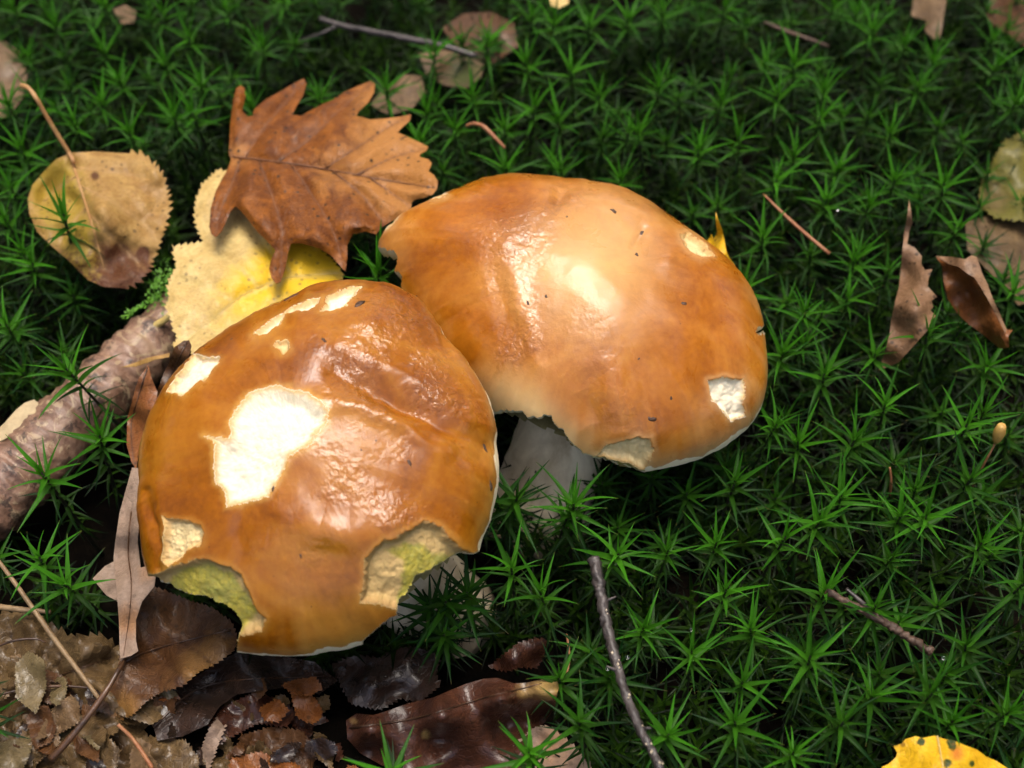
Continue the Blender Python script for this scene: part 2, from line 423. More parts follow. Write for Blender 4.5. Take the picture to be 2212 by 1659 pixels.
# ------------------------------------------------------------------ ground
def ground_h(x, y):
    litter = np.exp(-((x + 9.0) / 6.0) ** 2 - ((y + 9.5) / 4.0) ** 2) * 1.6 + np.exp(-((x + 2.0) / 4.0) ** 2 - ((y + 11.0) / 2.6) ** 2) * 1.0
    return litter + 0.18 * fbm(x * 0.5, y * 0.5, 3)
g = np.concatenate([-np.geomspace(1500, 34, 14), np.linspace(-32, 32, 129), np.geomspace(34, 1500, 14)])
gx, gy = np.meshgrid(g, g)
n = len(g)
gz = np.where(np.maximum(abs(gx), abs(gy)) < 40, ground_h(gx, gy), 0.0)
idx = np.arange(n * n).reshape(n, n)
gf = np.stack([idx[:-1, :-1], idx[:-1, 1:], idx[1:, 1:], idx[1:, :-1]], -1).reshape(-1, 4)
gm = obj('ground', mesh('ground', np.stack([gx.ravel(), gy.ravel(), gz.ravel()], 1), gf, M['soil']))
gm['kind'] = 'structure'

# ------------------------------------------------------------------ unseen trees added around the clearing to shade it and shape the cap reflections
M['tree_bark'] = plain_mat('tree_bark', (0.05, 0.04, 0.03), (0.12, 0.10, 0.08), 8, 0.8)
M['tree_leaf'] = plain_mat('tree_foliage', (0.030, 0.060, 0.012), (0.075, 0.11, 0.02), 1.5, 0.6)
def tree(x, y, hgt, crad, low, nclump, per, size, seed, label, group):
    r = random.Random(seed)
    base = np.array([x, y, 0.0]) * 100
    root = thing('added_shade_tree', label, 'tree', base, group)
    ln = np.array([r.uniform(-.4, .4), r.uniform(-.4, .4), 0])
    ax = lambda t: (np.array([x, y, hgt * t - 0.1]) + ln * t * t) * 100
    tv, tf = tube([ax(t) for t in np.linspace(0, 0.95, 12)], [18, 13, 8, 3], 10, 0.08, seed)
    obj('trunk', mesh('trunk', tv, tf, M['tree_bark'], None, True, base), root)
    V, F = [], []
    for k in range(nclump):
        t = r.uniform(low, 1.0); a = r.uniform(0, 6.28)
        rr = crad * math.sqrt(r.random()) * (1.1 - 0.6 * abs(2 * (t - low) / (1 - low) - 0.8))
        c = ax(t) + np.array([math.cos(a) * rr, math.sin(a) * rr, 0]) * 100
        if k % 6 == 0:
            s0 = ax(max(low * 0.8, t - 0.12))
            tv, tf = tube([s0, s0 * 0.5 + c * 0.5 + np.array([0, 0, 15.0]), c], [5, 3, 1], 6)
            obj('limb', mesh('limb', tv, tf, M['tree_bark'], None, True, base), root)
        for j in range(per):
            q = c + np.array([r.gauss(0, 1), r.gauss(0, 1), r.gauss(0, 0.6)]) * 45
            d = np.array([r.gauss(0, 1), r.gauss(0, 1), r.gauss(0, 0.5)]); d /= np.linalg.norm(d)
            e = np.cross(d, [r.gauss(0, 1), r.gauss(0, 1), r.gauss(0, 1)]); e /= np.linalg.norm(e)
            l = size * r.uniform(0.6, 1.2) * 100; i = len(V)
            V += [q - d * l * .5, q + e * l * .3, q + d * l * .5, q - e * l * .3]; F.append((i, i + 1, i + 2, i + 3))
    o = obj('crown', mesh('crown', np.array(V), np.array(F), M['tree_leaf'], None, False, base), root); o['kind'] = 'stuff'
rt = random.Random(5)
for k in range(13):
    a = 2 * math.pi * k / 13 + rt.uniform(-0.12, 0.12); d_ = rt.uniform(5.0, 6.2)
    if math.cos(a) < -0.55: continue
    tree(d_ * math.sin(a), d_ * math.cos(a), rt.uniform(7.0, 8.6), 1.9, 0.10, 60, 26, 0.34, 300 + k, 'unseen leafy tree added in a ring to shade the mossy clearing', 'added shade trees around the clearing')
for k, (a, d_) in enumerate([(150, 3.2), (-75, 3.4), (48, 3.6)]):
    a = math.radians(a)
    tree(d_ * math.sin(a), d_ * math.cos(a), 13.0, 3.4, 0.55, 44, 26, 0.36, 400 + k, 'unseen tall tree added so its open crown breaks up the overhead light', 'added tall trees over the clearing')

# ------------------------------------------------------------------ mushrooms
def unit(v):
    v = np.asarray(v, float); return v / np.linalg.norm(v)

def build_mushroom(name, label, skin, outline, zc, tilt, Hd, patches, cuts, folds, stem_px, stem_r, pale_sheen_spots, wr_spots, seed, nth=900, nr=250):
    outline = np.asarray(outline, float)
    nrm = unit([tilt[0], tilt[1], 1.0])
    ex = unit(np.cross([0, 1, 0], nrm)); ey = np.cross(nrm, ex)
    cpx = outline.mean(0)
    # first guess for the centre: where the sight line meets a plane a little above the rim
    cen = at(cpx[0], cpx[1] + 30, zc)
    K = 96
    th = np.arange(K) * 2 * math.pi / K
    R = np.full(K, 4.3)
    ph = np.linspace(0.02, math.pi / 2, 60)
    # fit the rim so that the dome's outline falls on the traced one
    for it in range(30):
        X = R[:, None] * np.sin(ph)[None]; Z = Hd * np.cos(ph)[None] ** 0.92 * np.ones((K, 1))
        V = cen + X[..., None] * (np.cos(th)[:, None, None] * ex + np.sin(th)[:, None, None] * ey) + Z[..., None] * nrm
        P = proj(V.reshape(-1, 3))
        d = P - cpx
        ang = np.arctan2(d[:, 1], d[:, 0]); rad = np.hypot(d[:, 0], d[:, 1])
        do = outline - cpx
        ao = np.arctan2(do[:, 1], do[:, 0]); ro = np.hypot(do[:, 0], do[:, 1])
        o = np.argsort(ao); ao, ro = ao[o], ro[o]
        acc = np.zeros(K); cnt = np.zeros(K)
        B = 96
        bi = ((ang + math.pi) / (2 * math.pi) * B).astype(int) % B
        for k in range(B):
            m = np.where(bi == k)[0]
            if not len(m): continue
            j = m[np.argmax(rad[m])]
            tr = np.interp(ang[j], np.r_[ao - 2 * math.pi, ao, ao + 2 * math.pi], np.r_[ro, ro, ro])
            ti = j // len(ph)
            acc[ti] += tr / rad[j]; cnt[ti] += 1
        has = cnt > 0
        ratio = np.interp(np.arange(K), np.where(has)[0], (acc[has] / cnt[has]), period=K)
        ratio = (np.roll(ratio, 1) + ratio * 2 + np.roll(ratio, -1)) / 4
        R = R * (1 + 0.6 * (ratio - 1))
        R = 0.85 * R + 0.15 * (np.roll(R, 1) + np.roll(R, -1)) / 2
    print(name, 'centre', cen, 'radius', R.min(), R.max(), 'fit', abs(ratio - 1).max())
    TH = np.arange(nth) * 2 * math.pi / nth
    RR = np.interp(TH, np.r_[th, 2 * math.pi], np.r_[R, R[0]])
    RR = RR * (1 + 0.007 * fbm(np.cos(TH) * 5 + 30, np.sin(TH) * 5 + seed, 4, 0.6))
    PH = np.linspace(0.0004, math.pi / 2, nr)
    X = RR[:, None] * np.sin(PH)[None]; Z = Hd * np.cos(PH)[None] ** 0.92 * np.ones((nth, 1))
    U = X * np.cos(TH)[:, None]; Vv = X * np.sin(TH)[:, None]
    V = cen + U[..., None] * ex + Vv[..., None] * ey + Z[..., None] * nrm
    nn = np.sin(PH)[None, :, None] * (np.cos(TH)[:, None, None] * ex + np.sin(TH)[:, None, None] * ey) / RR[:, None, None] + (np.cos(PH) / Hd)[None, :, None] * nrm
    nn = nn / np.linalg.norm(nn, axis=2)[..., None]
    Vf = V.reshape(-1, 3); nf = nn.reshape(-1, 3)
    P = proj(Vf)
    u, v = U.ravel() + seed * 9.7, Vv.ravel() + seed * 3.3
    disp = 0.09 * fbm(u * 0.40, v * 0.40, 2) + 0.010 * fbm(u * 1.5, v * 1.5, 2)
    edgefade = sstep(1.0, 0.9, np.tile(np.sin(PH)[None], (nth, 1)).ravel())
    disp = disp * edgefade
    for line, wpx, amp in folds:
        d, tt = ldist(P + 6 * np.stack([fbm(u * 2, v * 2, 2), fbm(u * 2 + 50, v * 2, 2)], 1), line)
        disp += amp * np.exp(-(d / wpx) ** 2) * (0.35 + 0.65 * np.sin(np.pi * np.clip(tt, 0.08, 0.92)))
    pale = np.zeros(len(P)); wr = np.zeros(len(P))
    for x, y, r, a in pale_sheen_spots: pale += a * np.exp(-((P[:, 0] - x) ** 2 + (P[:, 1] - y) ** 2) / r ** 2)
    for x, y, r, a in wr_spots: wr += a * np.exp(-((P[:, 0] - x) ** 2 + (P[:, 1] - y) ** 2) / r ** 2)
    phg = np.tile(PH[None], (nth, 1)).ravel()
    pale += 0.45 * sstep(1.25, 1.57, phg)
    thg = np.tile(TH[:, None], (1, nr)).ravel()
    pale += 0.16 * sstep(0.7, 1.3, phg) * fbm(np.cos(thg) * 9 + 40, np.sin(thg) * 9 + phg * 0.8, 3)
    wr = wr * np.clip(0.6 + 0.7 * fbm(u * 1.1, v * 1.1, 2), 0, 1.3)
    # jagged test position for edges
    J = P + 3.6 * np.stack([fbm(u * 3.3, v * 3.3, 5, 0.7), fbm(u * 3.3 + 90, v * 3.3, 5, 0.7)], 1)
    disp += np.clip(wr, 0, 1) * (0.015 * fbm(u * 5.0, v * 5.0, 3, 0.6) + 0.010 * fbm(u * 12, v * 12, 2))
    cls = np.zeros(len(P), int)
    edge = np.ones(len(P)); tubea = np.zeros(len(P))
    for k, pa in enumerate(patches):
        s = sdist(J, pa['poly'])
        ins = s > 0
        cls[ins] = k + 1
        rough = pa.get('rough', 0.05) * fbm(u * 5, v * 5, 4, 0.6) + pa.get('rough2', 0.0) * fbm(u * 1.6 + 31, v * 1.6, 2)
        dd = pa['depth'] * sstep(0, pa['width'], s)
        disp = np.where(ins, disp - dd + rough * sstep(0, pa['width'] * 1.2, s), disp)
        disp += 0.006 * np.exp(-(s / 5.0) ** 2) * (s <= 0)
        edge = np.where(ins, np.clip(s / pa.get('tan', 12.0), 0, 1), edge)
        if 'tube' in pa:
            tubea = np.where(ins, sstep(-6, 10, sdist(J, pa['tube'])), tubea)
        pale = np.where(~ins, pale + pa.get('halo', 0.25) * np.exp(-(np.minimum(s, 0) / 9.0) ** 2), pale)
    marg = (phg > 1.57 - 0.075 + 0.05 * fbm(u * 1.6, v * 1.6, 4, 0.6)) & (cls == 0)
    cls[marg] = 100
    for c in cuts:
        cls[sdist(J, c) > 0] = -1
    Vd = Vf + nf * disp[:, None]
    I = np.arange(nth * nr).reshape(nth, nr)
    F = np.stack([I[:, :-1], I[:, 1:], np.roll(I, -1, 0)[:, 1:], np.roll(I, -1, 0)[:, :-1]], -1).reshape(-1, 4)
    F = F[:, ::-1]
    # class of a face: any removed corner removes it, else the class of the first corner
    fc = cls[F[:, 0]].copy()
    fc[(cls[F] < 0).any(1)] = -1
    base = at(*stem_px, 0.0)
    root = thing(name, label, 'mushroom', base)
    def sub(mask, nm, mat, thick=0.0):
        f = F[mask]
        if not len(f): return None
        used, inv = np.unique(f, return_inverse=True)
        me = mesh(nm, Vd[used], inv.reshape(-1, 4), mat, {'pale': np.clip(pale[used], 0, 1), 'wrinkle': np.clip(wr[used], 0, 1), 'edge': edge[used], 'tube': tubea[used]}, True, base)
        return me
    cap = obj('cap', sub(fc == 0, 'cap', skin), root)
    for k, pa in enumerate(patches):
        me = sub(fc == k + 1, pa['name'], M[pa['mat']])
        if me:
            o = obj(pa['name'], me, cap)
            if pa.get('label'): o['label'] = pa['label']
    obj('cap_margin', sub(fc == 100, 'cap_margin', M['margin']), cap)
    # torn edge walls where pieces of the rim are gone
    keep = fc >= 0
    E = np.concatenate([F[keep][:, [0, 1]], F[keep][:, [1, 2]], F[keep][:, [2, 3]], F[keep][:, [3, 0]]])
    key = np.sort(E, 1); code = key[:, 0].astype(np.int64) * (nth * nr) + key[:, 1]
    uq, first, cn = np.unique(code, return_index=True, return_counts=True)
    be = E[first[cn == 1]]
    be = be[~((be % nr == 0).all(1))]
    if len(be):
        used, inv = np.unique(be, return_inverse=True); inv = inv.reshape(-1, 2)
        a = Vd[used]; L = len(used)
        q = np.stack([U.ravel()[used], Vv.ravel()[used]], 1); q /= np.linalg.norm(q, axis=1)[:, None] + 1e-9
        inw = -(q[:, :1] * ex + q[:, 1:] * ey)
        b1 = a - nrm * 0.10 + inw * 0.02; b2 = a - nrm * 0.34 + inw * 0.16
        rim = (used % nr == nr - 1)
        b1[rim] = a[rim] - nrm * 0.07 + inw[rim] * 0.03; b2[rim] = a[rim] - nrm * 0.13 + inw[rim] * 0.25
        VV = np.vstack([a, b1, b2])
        ff = np.vstack([np.stack([inv[:, 1], inv[:, 0], inv[:, 0] + L, inv[:, 1] + L], 1), np.stack([inv[:, 1] + L, inv[:, 0] + L, inv[:, 0] + 2 * L, inv[:, 1] + 2 * L], 1)])
        obj('torn_rim', mesh('torn_rim', VV, ff, M['margin'], {'edge': np.r_[np.ones(L), np.ones(L), np.zeros(L)], 'tube': np.zeros(3 * L)}, True, base), cap)
    # pore layer below
    nt2, nr2 = 180, 30
    t2 = np.arange(nt2) * 2 * math.pi / nt2; R2 = np.interp(t2, np.r_[th, 2 * math.pi], np.r_[R, R[0]]) - 0.2
    s2 = np.linspace(0.15, 1.0, nr2)
    X2 = R2[:, None] * s2[None]; Z2 = (-0.12 - 0.55 * (1 - s2 ** 3))[None] * np.ones((nt2, 1))
    V2 = (cen + (X2 * np.cos(t2)[:, None])[..., None] * ex + (X2 * np.sin(t2)[:, None])[..., None] * ey + Z2[..., None] * nrm).reshape(-1, 3)
    i1 = ((t2 / (2 * math.pi) * nth).astype(int) % nth)
    sinp = np.sin(PH)
    i2 = np.clip(np.searchsorted(sinp, np.minimum(s2 + 0.05, 1.0)), 0, nr - 1)
    c2 = cls.reshape(nth, nr)[np.ix_(i1, i2)].ravel()
    I2 = np.arange(nt2 * nr2).reshape(nt2, nr2)
    F2 = np.stack([I2[:, :-1], I2[:, 1:], np.roll(I2, -1, 0)[:, 1:], np.roll(I2, -1, 0)[:, :-1]], -1).reshape(-1, 4)
    F2 = F2[~(c2[F2] < 0).any(1)]
    obj('pore_layer', mesh('pore_layer', V2, F2, M['pores'], None, True, base), root)
    # stem
    topc = cen - nrm * 0.3
    g0 = base + np.array([0, 0, -0.3])
    L = np.linspace(0, 1, 24)[:, None]
    bend = np.sin(L * math.pi) * 0.25
    axis = g0 * (1 - L) ** 1.0 + topc * L + bend * np.array([0.3, -0.6, 0.0])
    rr = stem_r * (1.28 - 0.55 * L[:, 0] + 0.30 * L[:, 0] ** 3)
    tv, tf = tube(axis, rr, 40, 0.05, seed)
    obj('stem', mesh('stem', tv, tf, M['stem'], None, True, base), root)
    return root, cen, nrm

front_out = [(600,650),(660,622),(720,605),(780,602),(840,612),(880,630),(915,660),(950,705),(1000,770),(1040,830),(1065,890),(1077,950),(1078,1010),(1072,1070),(1055,1130),(1035,1190),
 (1003,1272),(945,1334),(868,1374),(790,1388),(700,1410),(640,1418),(570,1415),(515,1408),(440,1392),(374,1340),(330,1275),(312,1205),(303,1120),(299,1050),(298,990),(310,930),(338,870),(372,815),(420,765),(480,720),(540,682)]
rear_out = [(815,523),(827,497),(870,462),(937,430),(985,408),(1035,387),(1090,374),(1150,376),(1230,385),(1300,396),(1370,417),(1430,450),(1480,486),(1530,526),(1585,575),(1620,620),(1640,665),(1650,720),(1656,780),(1657,830),(1645,880),(1620,920),(1580,955),(1520,987),(1470,1006),(1395,1020),(1320,1015),(1240,995),(1160,970),(1080,920),(1000,860),(920,765),(870,670),(835,600),(816,550)]

big = cr(1,0,[(1340,1160),(1420,1180),(1490,1180),(1505,1080),(1530,1000),(1600,900),(1700,865),(1800,840),(1900,860),(2000,890),(2080,950),(2130,1000),(2120,1090),(2040,1170),(2000,1240),(1880,1290),(1840,1400),(1780,1480),(1740,1560),(1600,1600),(1460,1620),(1430,1500),(1390,1460),(1395,1300),(1400,1210)])
fp = [
 dict(name='eaten_patch', label='large white eaten patch on top of the cap', mat='flesh', poly=big, depth=0.20, width=38, rough=0.02, rough2=0.02, tan=14, halo=0.5),
 dict(name='eaten_patch', mat='flesh', poly=cr(1,0,[(1085,900),(1150,800),(1230,700),(1270,640),(1330,655),(1420,650),(1415,700),(1350,780),(1280,850),(1200,910)]), depth=0.10, width=8, rough=0.02),
 dict(name='eaten_patch', mat='flesh', poly=cr(1,0,[(1635,520),(1720,440),(1830,360),(1900,310),(2000,250),(2080,255),(2000,330),(1900,360),(1850,370),(1820,450),(1760,490)]), depth=0.10, width=7, rough=0.02),
 dict(name='eaten_patch', mat='flesh', poly=[(688,672),(705,635),(737,618),(785,613),(770,630),(745,655),(720,668)], depth=0.10, width=7, rough=0.02),
 dict(name='eaten_patch', mat='flesh_cream', poly=cr(1,0,[(1780,600),(1800,565),(1840,550),(1885,600),(1830,645)]), depth=0.06, width=5, rough=0.01),
 dict(name='eaten_patch', mat='flesh_cream', poly=cr(2,0,[(1030,190),(1060,30),(1130,50),(1200,40),(1290,90),(1310,150),(1290,230),(1200,260),(1130,320),(1085,360),(1030,310)]), depth=0.14, width=9, rough=0.05),
 dict(name='bite_mark', label='yellow green bite exposing the tubes beside the upright grey leaf', mat='bite', poly=cr(2,0,[(1000,400),(1150,340),(1340,300),(1480,350),(1570,440),(1605,520),(1640,600),(1710,700),(1695,785),(1560,800),(1440,1000),(900,900),(900,430)]),
      tube=cr(2,0,[(1040,450),(1150,370),(1330,340),(1450,400),(1540,520),(1600,600),(1660,680),(1560,780),(1440,1000),(900,900)]), depth=0.22, width=16, rough=0.02, rough2=0.01, tan=12),
 dict(name='bite_mark', label='tan and yellow green bite by the stem', mat='bite', poly=cr(2,1,[(120,580),(140,450),(150,330),(200,250),(270,180),(350,160),(420,110),(540,65),(640,90),(700,170),(790,250),(880,275),(760,380),(520,500),(420,640),(370,630),(250,600)]),
      tube=cr(2,1,[(370,640),(400,500),(430,330),(300,250),(420,190),(560,215),(620,275),(760,290),(900,350),(600,600)]), depth=0.26, width=16, rough=0.03, rough2=0.025, tan=14),
]
fcuts = [[(200,1262),(343,1269),(367,1286),(400,1297),(440,1305),(467,1316),(494,1339),(510,1369),(512,1450),(200,1500)],
         [(1036,1192),(980,1209),(940,1235),(907,1253),(884,1293),(862,1313),(857,1328),(814,1356),(788,1386),(786,1470),(1150,1470),(1200,1192)]]
ffolds = [([(735,800),(800,842),(880,872),(960,915),(1050,965)], 34, -0.33), ([(730,752),(830,790),(930,845),(1010,900)], 26, 0.10),
          ([(690,872),(790,882),(880,915),(960,970)], 24, 0.17), ([(930,670),(960,715),(975,750)], 12, -0.10), ([(905,640),(935,675),(950,700)], 10, 0.05),
          ([(625,1110),(690,1150),(760,1158),(840,1125)], 42, 0.17), ([(760,700),(840,690)], 30, 0.08), ([(700,1180),(690,1240)], 14, -0.03), ([(520,1090),(515,1200)], 20, -0.04),
          ([(318,1060),(330,1140),(335,1225)], 9, -0.13), ([(450,900),(470,1000),(450,1080)], 40, 0.05)]
front, fcen, fn = build_mushroom('bolete', 'glossy chestnut bolete with a large white eaten patch and two yellow-green bites', M['cap_front'], front_out, 5.7, (-0.10, -0.30), 2.5,
    fp, fcuts, ffolds, (965, 1330), 1.15,
    [(760, 1400, 200, 0.18), (760, 880, 90, 0.10), (1060, 1060, 60, 0.12)],
    [(840, 800, 110, 0.9), (960, 900, 120, 1.0), (730, 1095, 120, 0.9), (800, 680, 120, 0.7), (640, 1050, 120, 0.5), (850, 1130, 60, 0.8)], 1)

rp = [
 dict(name='eaten_patch', mat='flesh_cream', poly=[(1462,508),(1480,500),(1510,518),(1537,556),(1510,562),(1478,540)], depth=0.12, width=8, rough=0.02),
 dict(name='eaten_patch', mat='flesh', poly=cr(1,2,[(170,800),(280,780),(400,790),(412,900),(390,960),(410,1040),(330,1062),(250,1000),(190,930)]), depth=0.15, width=10, rough=0.05, tan=6),
 dict(name='eaten_patch', mat='flesh_cream', poly=cr(1,1,[(1660,1295),(1750,1210),(1900,1170),(1990,1170),(2022,1250),(2000,1320),(1965,1385),(1850,1340),(1760,1320)]), depth=0.16, width=12, rough=0.05, tan=6),
 dict(name='bite_mark', mat='bite', poly=cr(1,1,[(1640,1288),(1760,1324),(1850,1345),(1962,1385),(1968,1430),(1800,1440),(1660,1380)]), tube=cr(1,1,[(1600,1280),(1980,1380),(1980,1480),(1600,1450)]), depth=0.16, width=14, rough=0.03),
 dict(name='eaten_patch', mat='flesh', poly=cr(0,1,[(265,1490),(330,1430),(390,1400),(340,1450),(300,1490)]), depth=0.05, width=4, rough=0.0),
 dict(name='eaten_patch', mat='flesh', poly=cr(0,1,[(580,1290),(630,1250),(690,1255),(640,1280)]), depth=0.05, width=4, rough=0.0),
]
rcuts = [cr(1,1,[(700,1005),(1010,1000),(1100,1008),(1180,1000),(1210,1050),(1240,1045),(1280,1058),(1310,1040),(1352,1030),(1380,1100),(1430,1115),(1450,1170),(1500,1225),(1560,1280),(1650,1300),(1720,1345),(1800,1392),(1965,1400),(1965,1700),(700,1700)]),
         [(790,536),(824,540),(854,547),(852,570),(849,582),(866,603),(866,650),(790,650)], [(1637,712),(1646,704),(1665,700),(1665,722),(1646,718)]]
rfolds = [([(1090,530),(1112,620),(1135,700),(1165,790)], 20, 0.07), ([(1065,560),(1090,650),(1112,740)], 24, -0.05), ([(1215,400),(1205,440)], 22, -0.16), ([(1230,440),(1300,435),(1390,470),(1450,540)], 26, 0.10),
          ([(1180,520),(1290,590),(1340,700)], 70, 0.10), ([(1300,800),(1335,850),(1340,930)], 30, 0.10), ([(1260,830),(1280,930)], 30, -0.10), ([(1385,500),(1375,530)], 10, -0.06), ([(1480,820),(1500,960)], 26, 0.05), ([(1540,720),(1560,900)], 30, -0.04), ([(1040,390),(1060,400)], 10, 0.06)]
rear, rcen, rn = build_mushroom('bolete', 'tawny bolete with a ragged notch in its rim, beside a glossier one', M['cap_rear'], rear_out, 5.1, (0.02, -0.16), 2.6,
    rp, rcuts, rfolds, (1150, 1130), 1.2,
    [(1100, 880, 72, 0.85), (1165, 915, 50, 0.75), (1225, 955, 40, 0.8), (1270, 590, 150, 0.40), (1330, 500, 100, 0.22), (1180, 560, 90, 0.15), (1600, 930, 110, 0.2)],  # central spots paint the broad sky sheen as pale colour; notch spots are pigment
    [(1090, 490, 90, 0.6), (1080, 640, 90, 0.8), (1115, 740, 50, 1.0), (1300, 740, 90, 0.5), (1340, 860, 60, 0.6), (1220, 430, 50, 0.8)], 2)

# ------------------------------------------------------------------ flat leaves, traced and laid on what carries them
def serrate(pts, step=13, amp=6, seed=0, closed=True):
    rnd = random.Random(seed)
    P = np.asarray(pts + ([pts[0]] if closed else []), float)
    seg = np.hypot(*np.diff(P, axis=0).T); cum = np.r_[0, np.cumsum(seg)]
    out = []; s = 0
    area = 0.5 * sum(P[i][0] * P[i + 1][1] - P[i + 1][0] * P[i][1] for i in range(len(P) - 1))
    sg = 1 if area > 0 or not closed else -1
    k = 0
    while s < cum[-1] - step * 0.5:
        i = np.searchsorted(cum, s, 'right') - 1
        e = (P[i + 1] - P[i]) / (seg[i] + 1e-9)
        q = P[i] + e * (s - cum[i]); nn_ = np.array([e[1], -e[0]]) * sg
        a = amp * (0.6 + 0.7 * rnd.random())
        out.append(q - nn_ * 0.15 * a); out.append(q + e * step * 0.25 * rnd.random() + nn_ * a)
        s += step * (0.7 + 0.6 * rnd.random()); k += 1
    return [tuple(q) for q in out]

def zfield(P, ctrl):
    C = np.asarray(ctrl, float)
    if len(C) == 1: return np.full(len(P), C[0, 2])
    num = np.zeros(len(P)); den = np.zeros(len(P))
    for x, y, z in C:
        w_ = 1 / (((P[:, 0] - x) ** 2 + (P[:, 1] - y) ** 2) + 120.0) ** 1.3
        num += w_ * z; den += w_
    return num / den

LEAF_POLYS = []
def leaf(name, label, cat, outline, ctrl, mat, midrib=None, veins=(), tones=(), thick=0.016, res=9, rough=0.05, group=None, stalk=None, stalk_r=(0.07, 0.05), stalk_mat='petiole', rib_r=0.035, rib_mat='petiole', block=True, seed=0, curl=(), tones2=(), bulge=0.0, vein_r=0.0):
    P0 = [tuple(p) for p in outline]
    if block: LEAF_POLYS.append(np.array(P0))
    # dense outline
    D = []
    for i in range(len(P0)):
        a, b = np.array(P0[i]), np.array(P0[(i + 1) % len(P0)])
        k = max(1, int(np.hypot(*(b - a)) / res))
        for j in range(k): D.append(a + (b - a) * j / k)
    D = np.array(D)
    x0, y0 = D.min(0); x1, y1 = D.max(0)
    gx_, gy_ = np.meshgrid(np.arange(x0, x1, res), np.arange(y0, y1, res * 0.9))
    gx_[::2] += res / 2
    G = np.stack([gx_.ravel(), gy_.ravel()], 1)
    G = G[sdist(G, D) > res * 0.55]
    allp = np.vstack([D, G])
    nD = len(D)
    vs, es, fs, *_ = delaunay_2d_cdt([Vector(p) for p in allp], [(i, (i + 1) % nD) for i in range(nD)], [], 1, 1e-4)
    Q = np.array([(v.x, v.y) for v in vs])
    z = zfield(Q, ctrl)
    sx = seed * 7.1
    z = z + rough * fbm(Q[:, 0] / 60 + sx, Q[:, 1] / 60, 3)
    for line, wpx, amp in curl:
        d, _t = ldist(Q, line); z += amp * np.exp(-(d / wpx) ** 2)
    vein = np.zeros(len(Q))
    lines = ([(midrib, 5.0, 0.05)] if midrib else []) + [(v, 3.6, 0.035) for v in veins]
    for line, wpx, amp in lines:
        d, tt = ldist(Q, line)
        vv = np.exp(-(d / wpx) ** 2) * (1 - 0.5 * tt)
        vein = np.maximum(vein, vv)
        z -= amp * np.exp(-(d / (wpx * 1.8)) ** 2)
    if bulge and lines:
        dm = np.min([ldist(Q, l_[0])[0] for l_ in lines], axis=0)
        z += bulge * (1 - np.exp(-(dm / 22.0) ** 2)) * sstep(0, 14, sdist(Q, D))
    tone = np.zeros(len(Q))
    for x, y, r, a in tones: tone += a * np.exp(-((Q[:, 0] - x) ** 2 + (Q[:, 1] - y) ** 2) / r ** 2)
    tone2 = np.zeros(len(Q))
    for x, y, r, a in tones2: tone2 += a * np.exp(-((Q[:, 0] - x) ** 2 + (Q[:, 1] - y) ** 2) / r ** 2)
    V = at_arr(Q, z)
    T = np.array([list(f) for f in fs if len(f) == 3])
    nrmz = np.cross(V[T[:, 1]] - V[T[:, 0]], V[T[:, 2]] - V[T[:, 0]])[:, 2]
    T[nrmz < 0] = T[nrmz < 0][:, ::-1]
    L = len(V)
    E = np.concatenate([T[:, [0, 1]], T[:, [1, 2]], T[:, [2, 0]]])
    code = np.sort(E, 1)[:, 0] * L + np.sort(E, 1)[:, 1]
    uq, first, cn = np.unique(code, return_index=True, return_counts=True)
    be = E[first[cn == 1]]
    vn = np.zeros((L, 3)); fnn = np.cross(V[T[:, 1]] - V[T[:, 0]], V[T[:, 2]] - V[T[:, 0]])
    for k in range(3): np.add.at(vn, T[:, k], fnn)
    vn /= np.linalg.norm(vn, axis=1)[:, None] + 1e-9
    VV = np.vstack([V, V - vn * thick])
    faces = np.vstack([T, T[:, ::-1] + L, np.stack([be[:, 1], be[:, 0], be[:, 0] + L], 1), np.stack([be[:, 1], be[:, 0] + L, be[:, 1] + L], 1)])
    base = V.mean(0); base = np.array([base[0], base[1], V[:, 2].min()])
    root = thing(name, label, cat, base, group)
    bl = obj('blade', mesh('blade', VV, faces, M[mat], {'tone': np.r_[tone, tone], 'vein': np.r_[vein, vein], 'tone2': np.r_[tone2, tone2]}, True, base), root)
    bl.data.set_sharp_from_angle(angle=math.radians(50))
    zat = lambda L_: zfield(np.asarray(L_, float), ctrl) + rough * fbm(np.asarray(L_)[:, 0] / 60 + sx, np.asarray(L_)[:, 1] / 60, 3)
    if midrib and rib_r:
        m = smooth_line(midrib, 24)
        zz = zat(m)
        for line, wpx, amp in curl:
            d, _t = ldist(m, line); zz += amp * np.exp(-(d / wpx) ** 2)
        pts = at_arr(m, zz - 0.035)
        tv, tf = tube(pts, [rib_r, rib_r * 0.3], 6)
        obj('midrib', mesh('midrib', tv, tf, M[rib_mat], None, True, base), root)
    if vein_r:
        for vl in veins:
            m = smooth_line(vl, 16)
            dz = bulge * (1 - np.exp(-(np.min([ldist(m, l_[0])[0] for l_ in lines], axis=0) / 22.0) ** 2))
            tv, tf = tube(at_arr(m, zat(m) + dz - 0.035), [vein_r, vein_r * 0.35], 5)
            obj('vein', mesh('vein', tv, tf, M[rib_mat], None, True, base), root)
    if stalk:
        m = smooth_line([(a, b) for a, b, c in stalk], 26)
        zz = np.interp(np.linspace(0, 1, 26), np.linspace(0, 1, len(stalk)), [c for a, b, c in stalk])
        tv, tf = tube(at_arr(m, zz), list(stalk_r), 8, 0.08, seed)
        obj('leaf_stalk', mesh('leaf_stalk', tv, tf, M[stalk_mat], None, True, base), root)
    return root

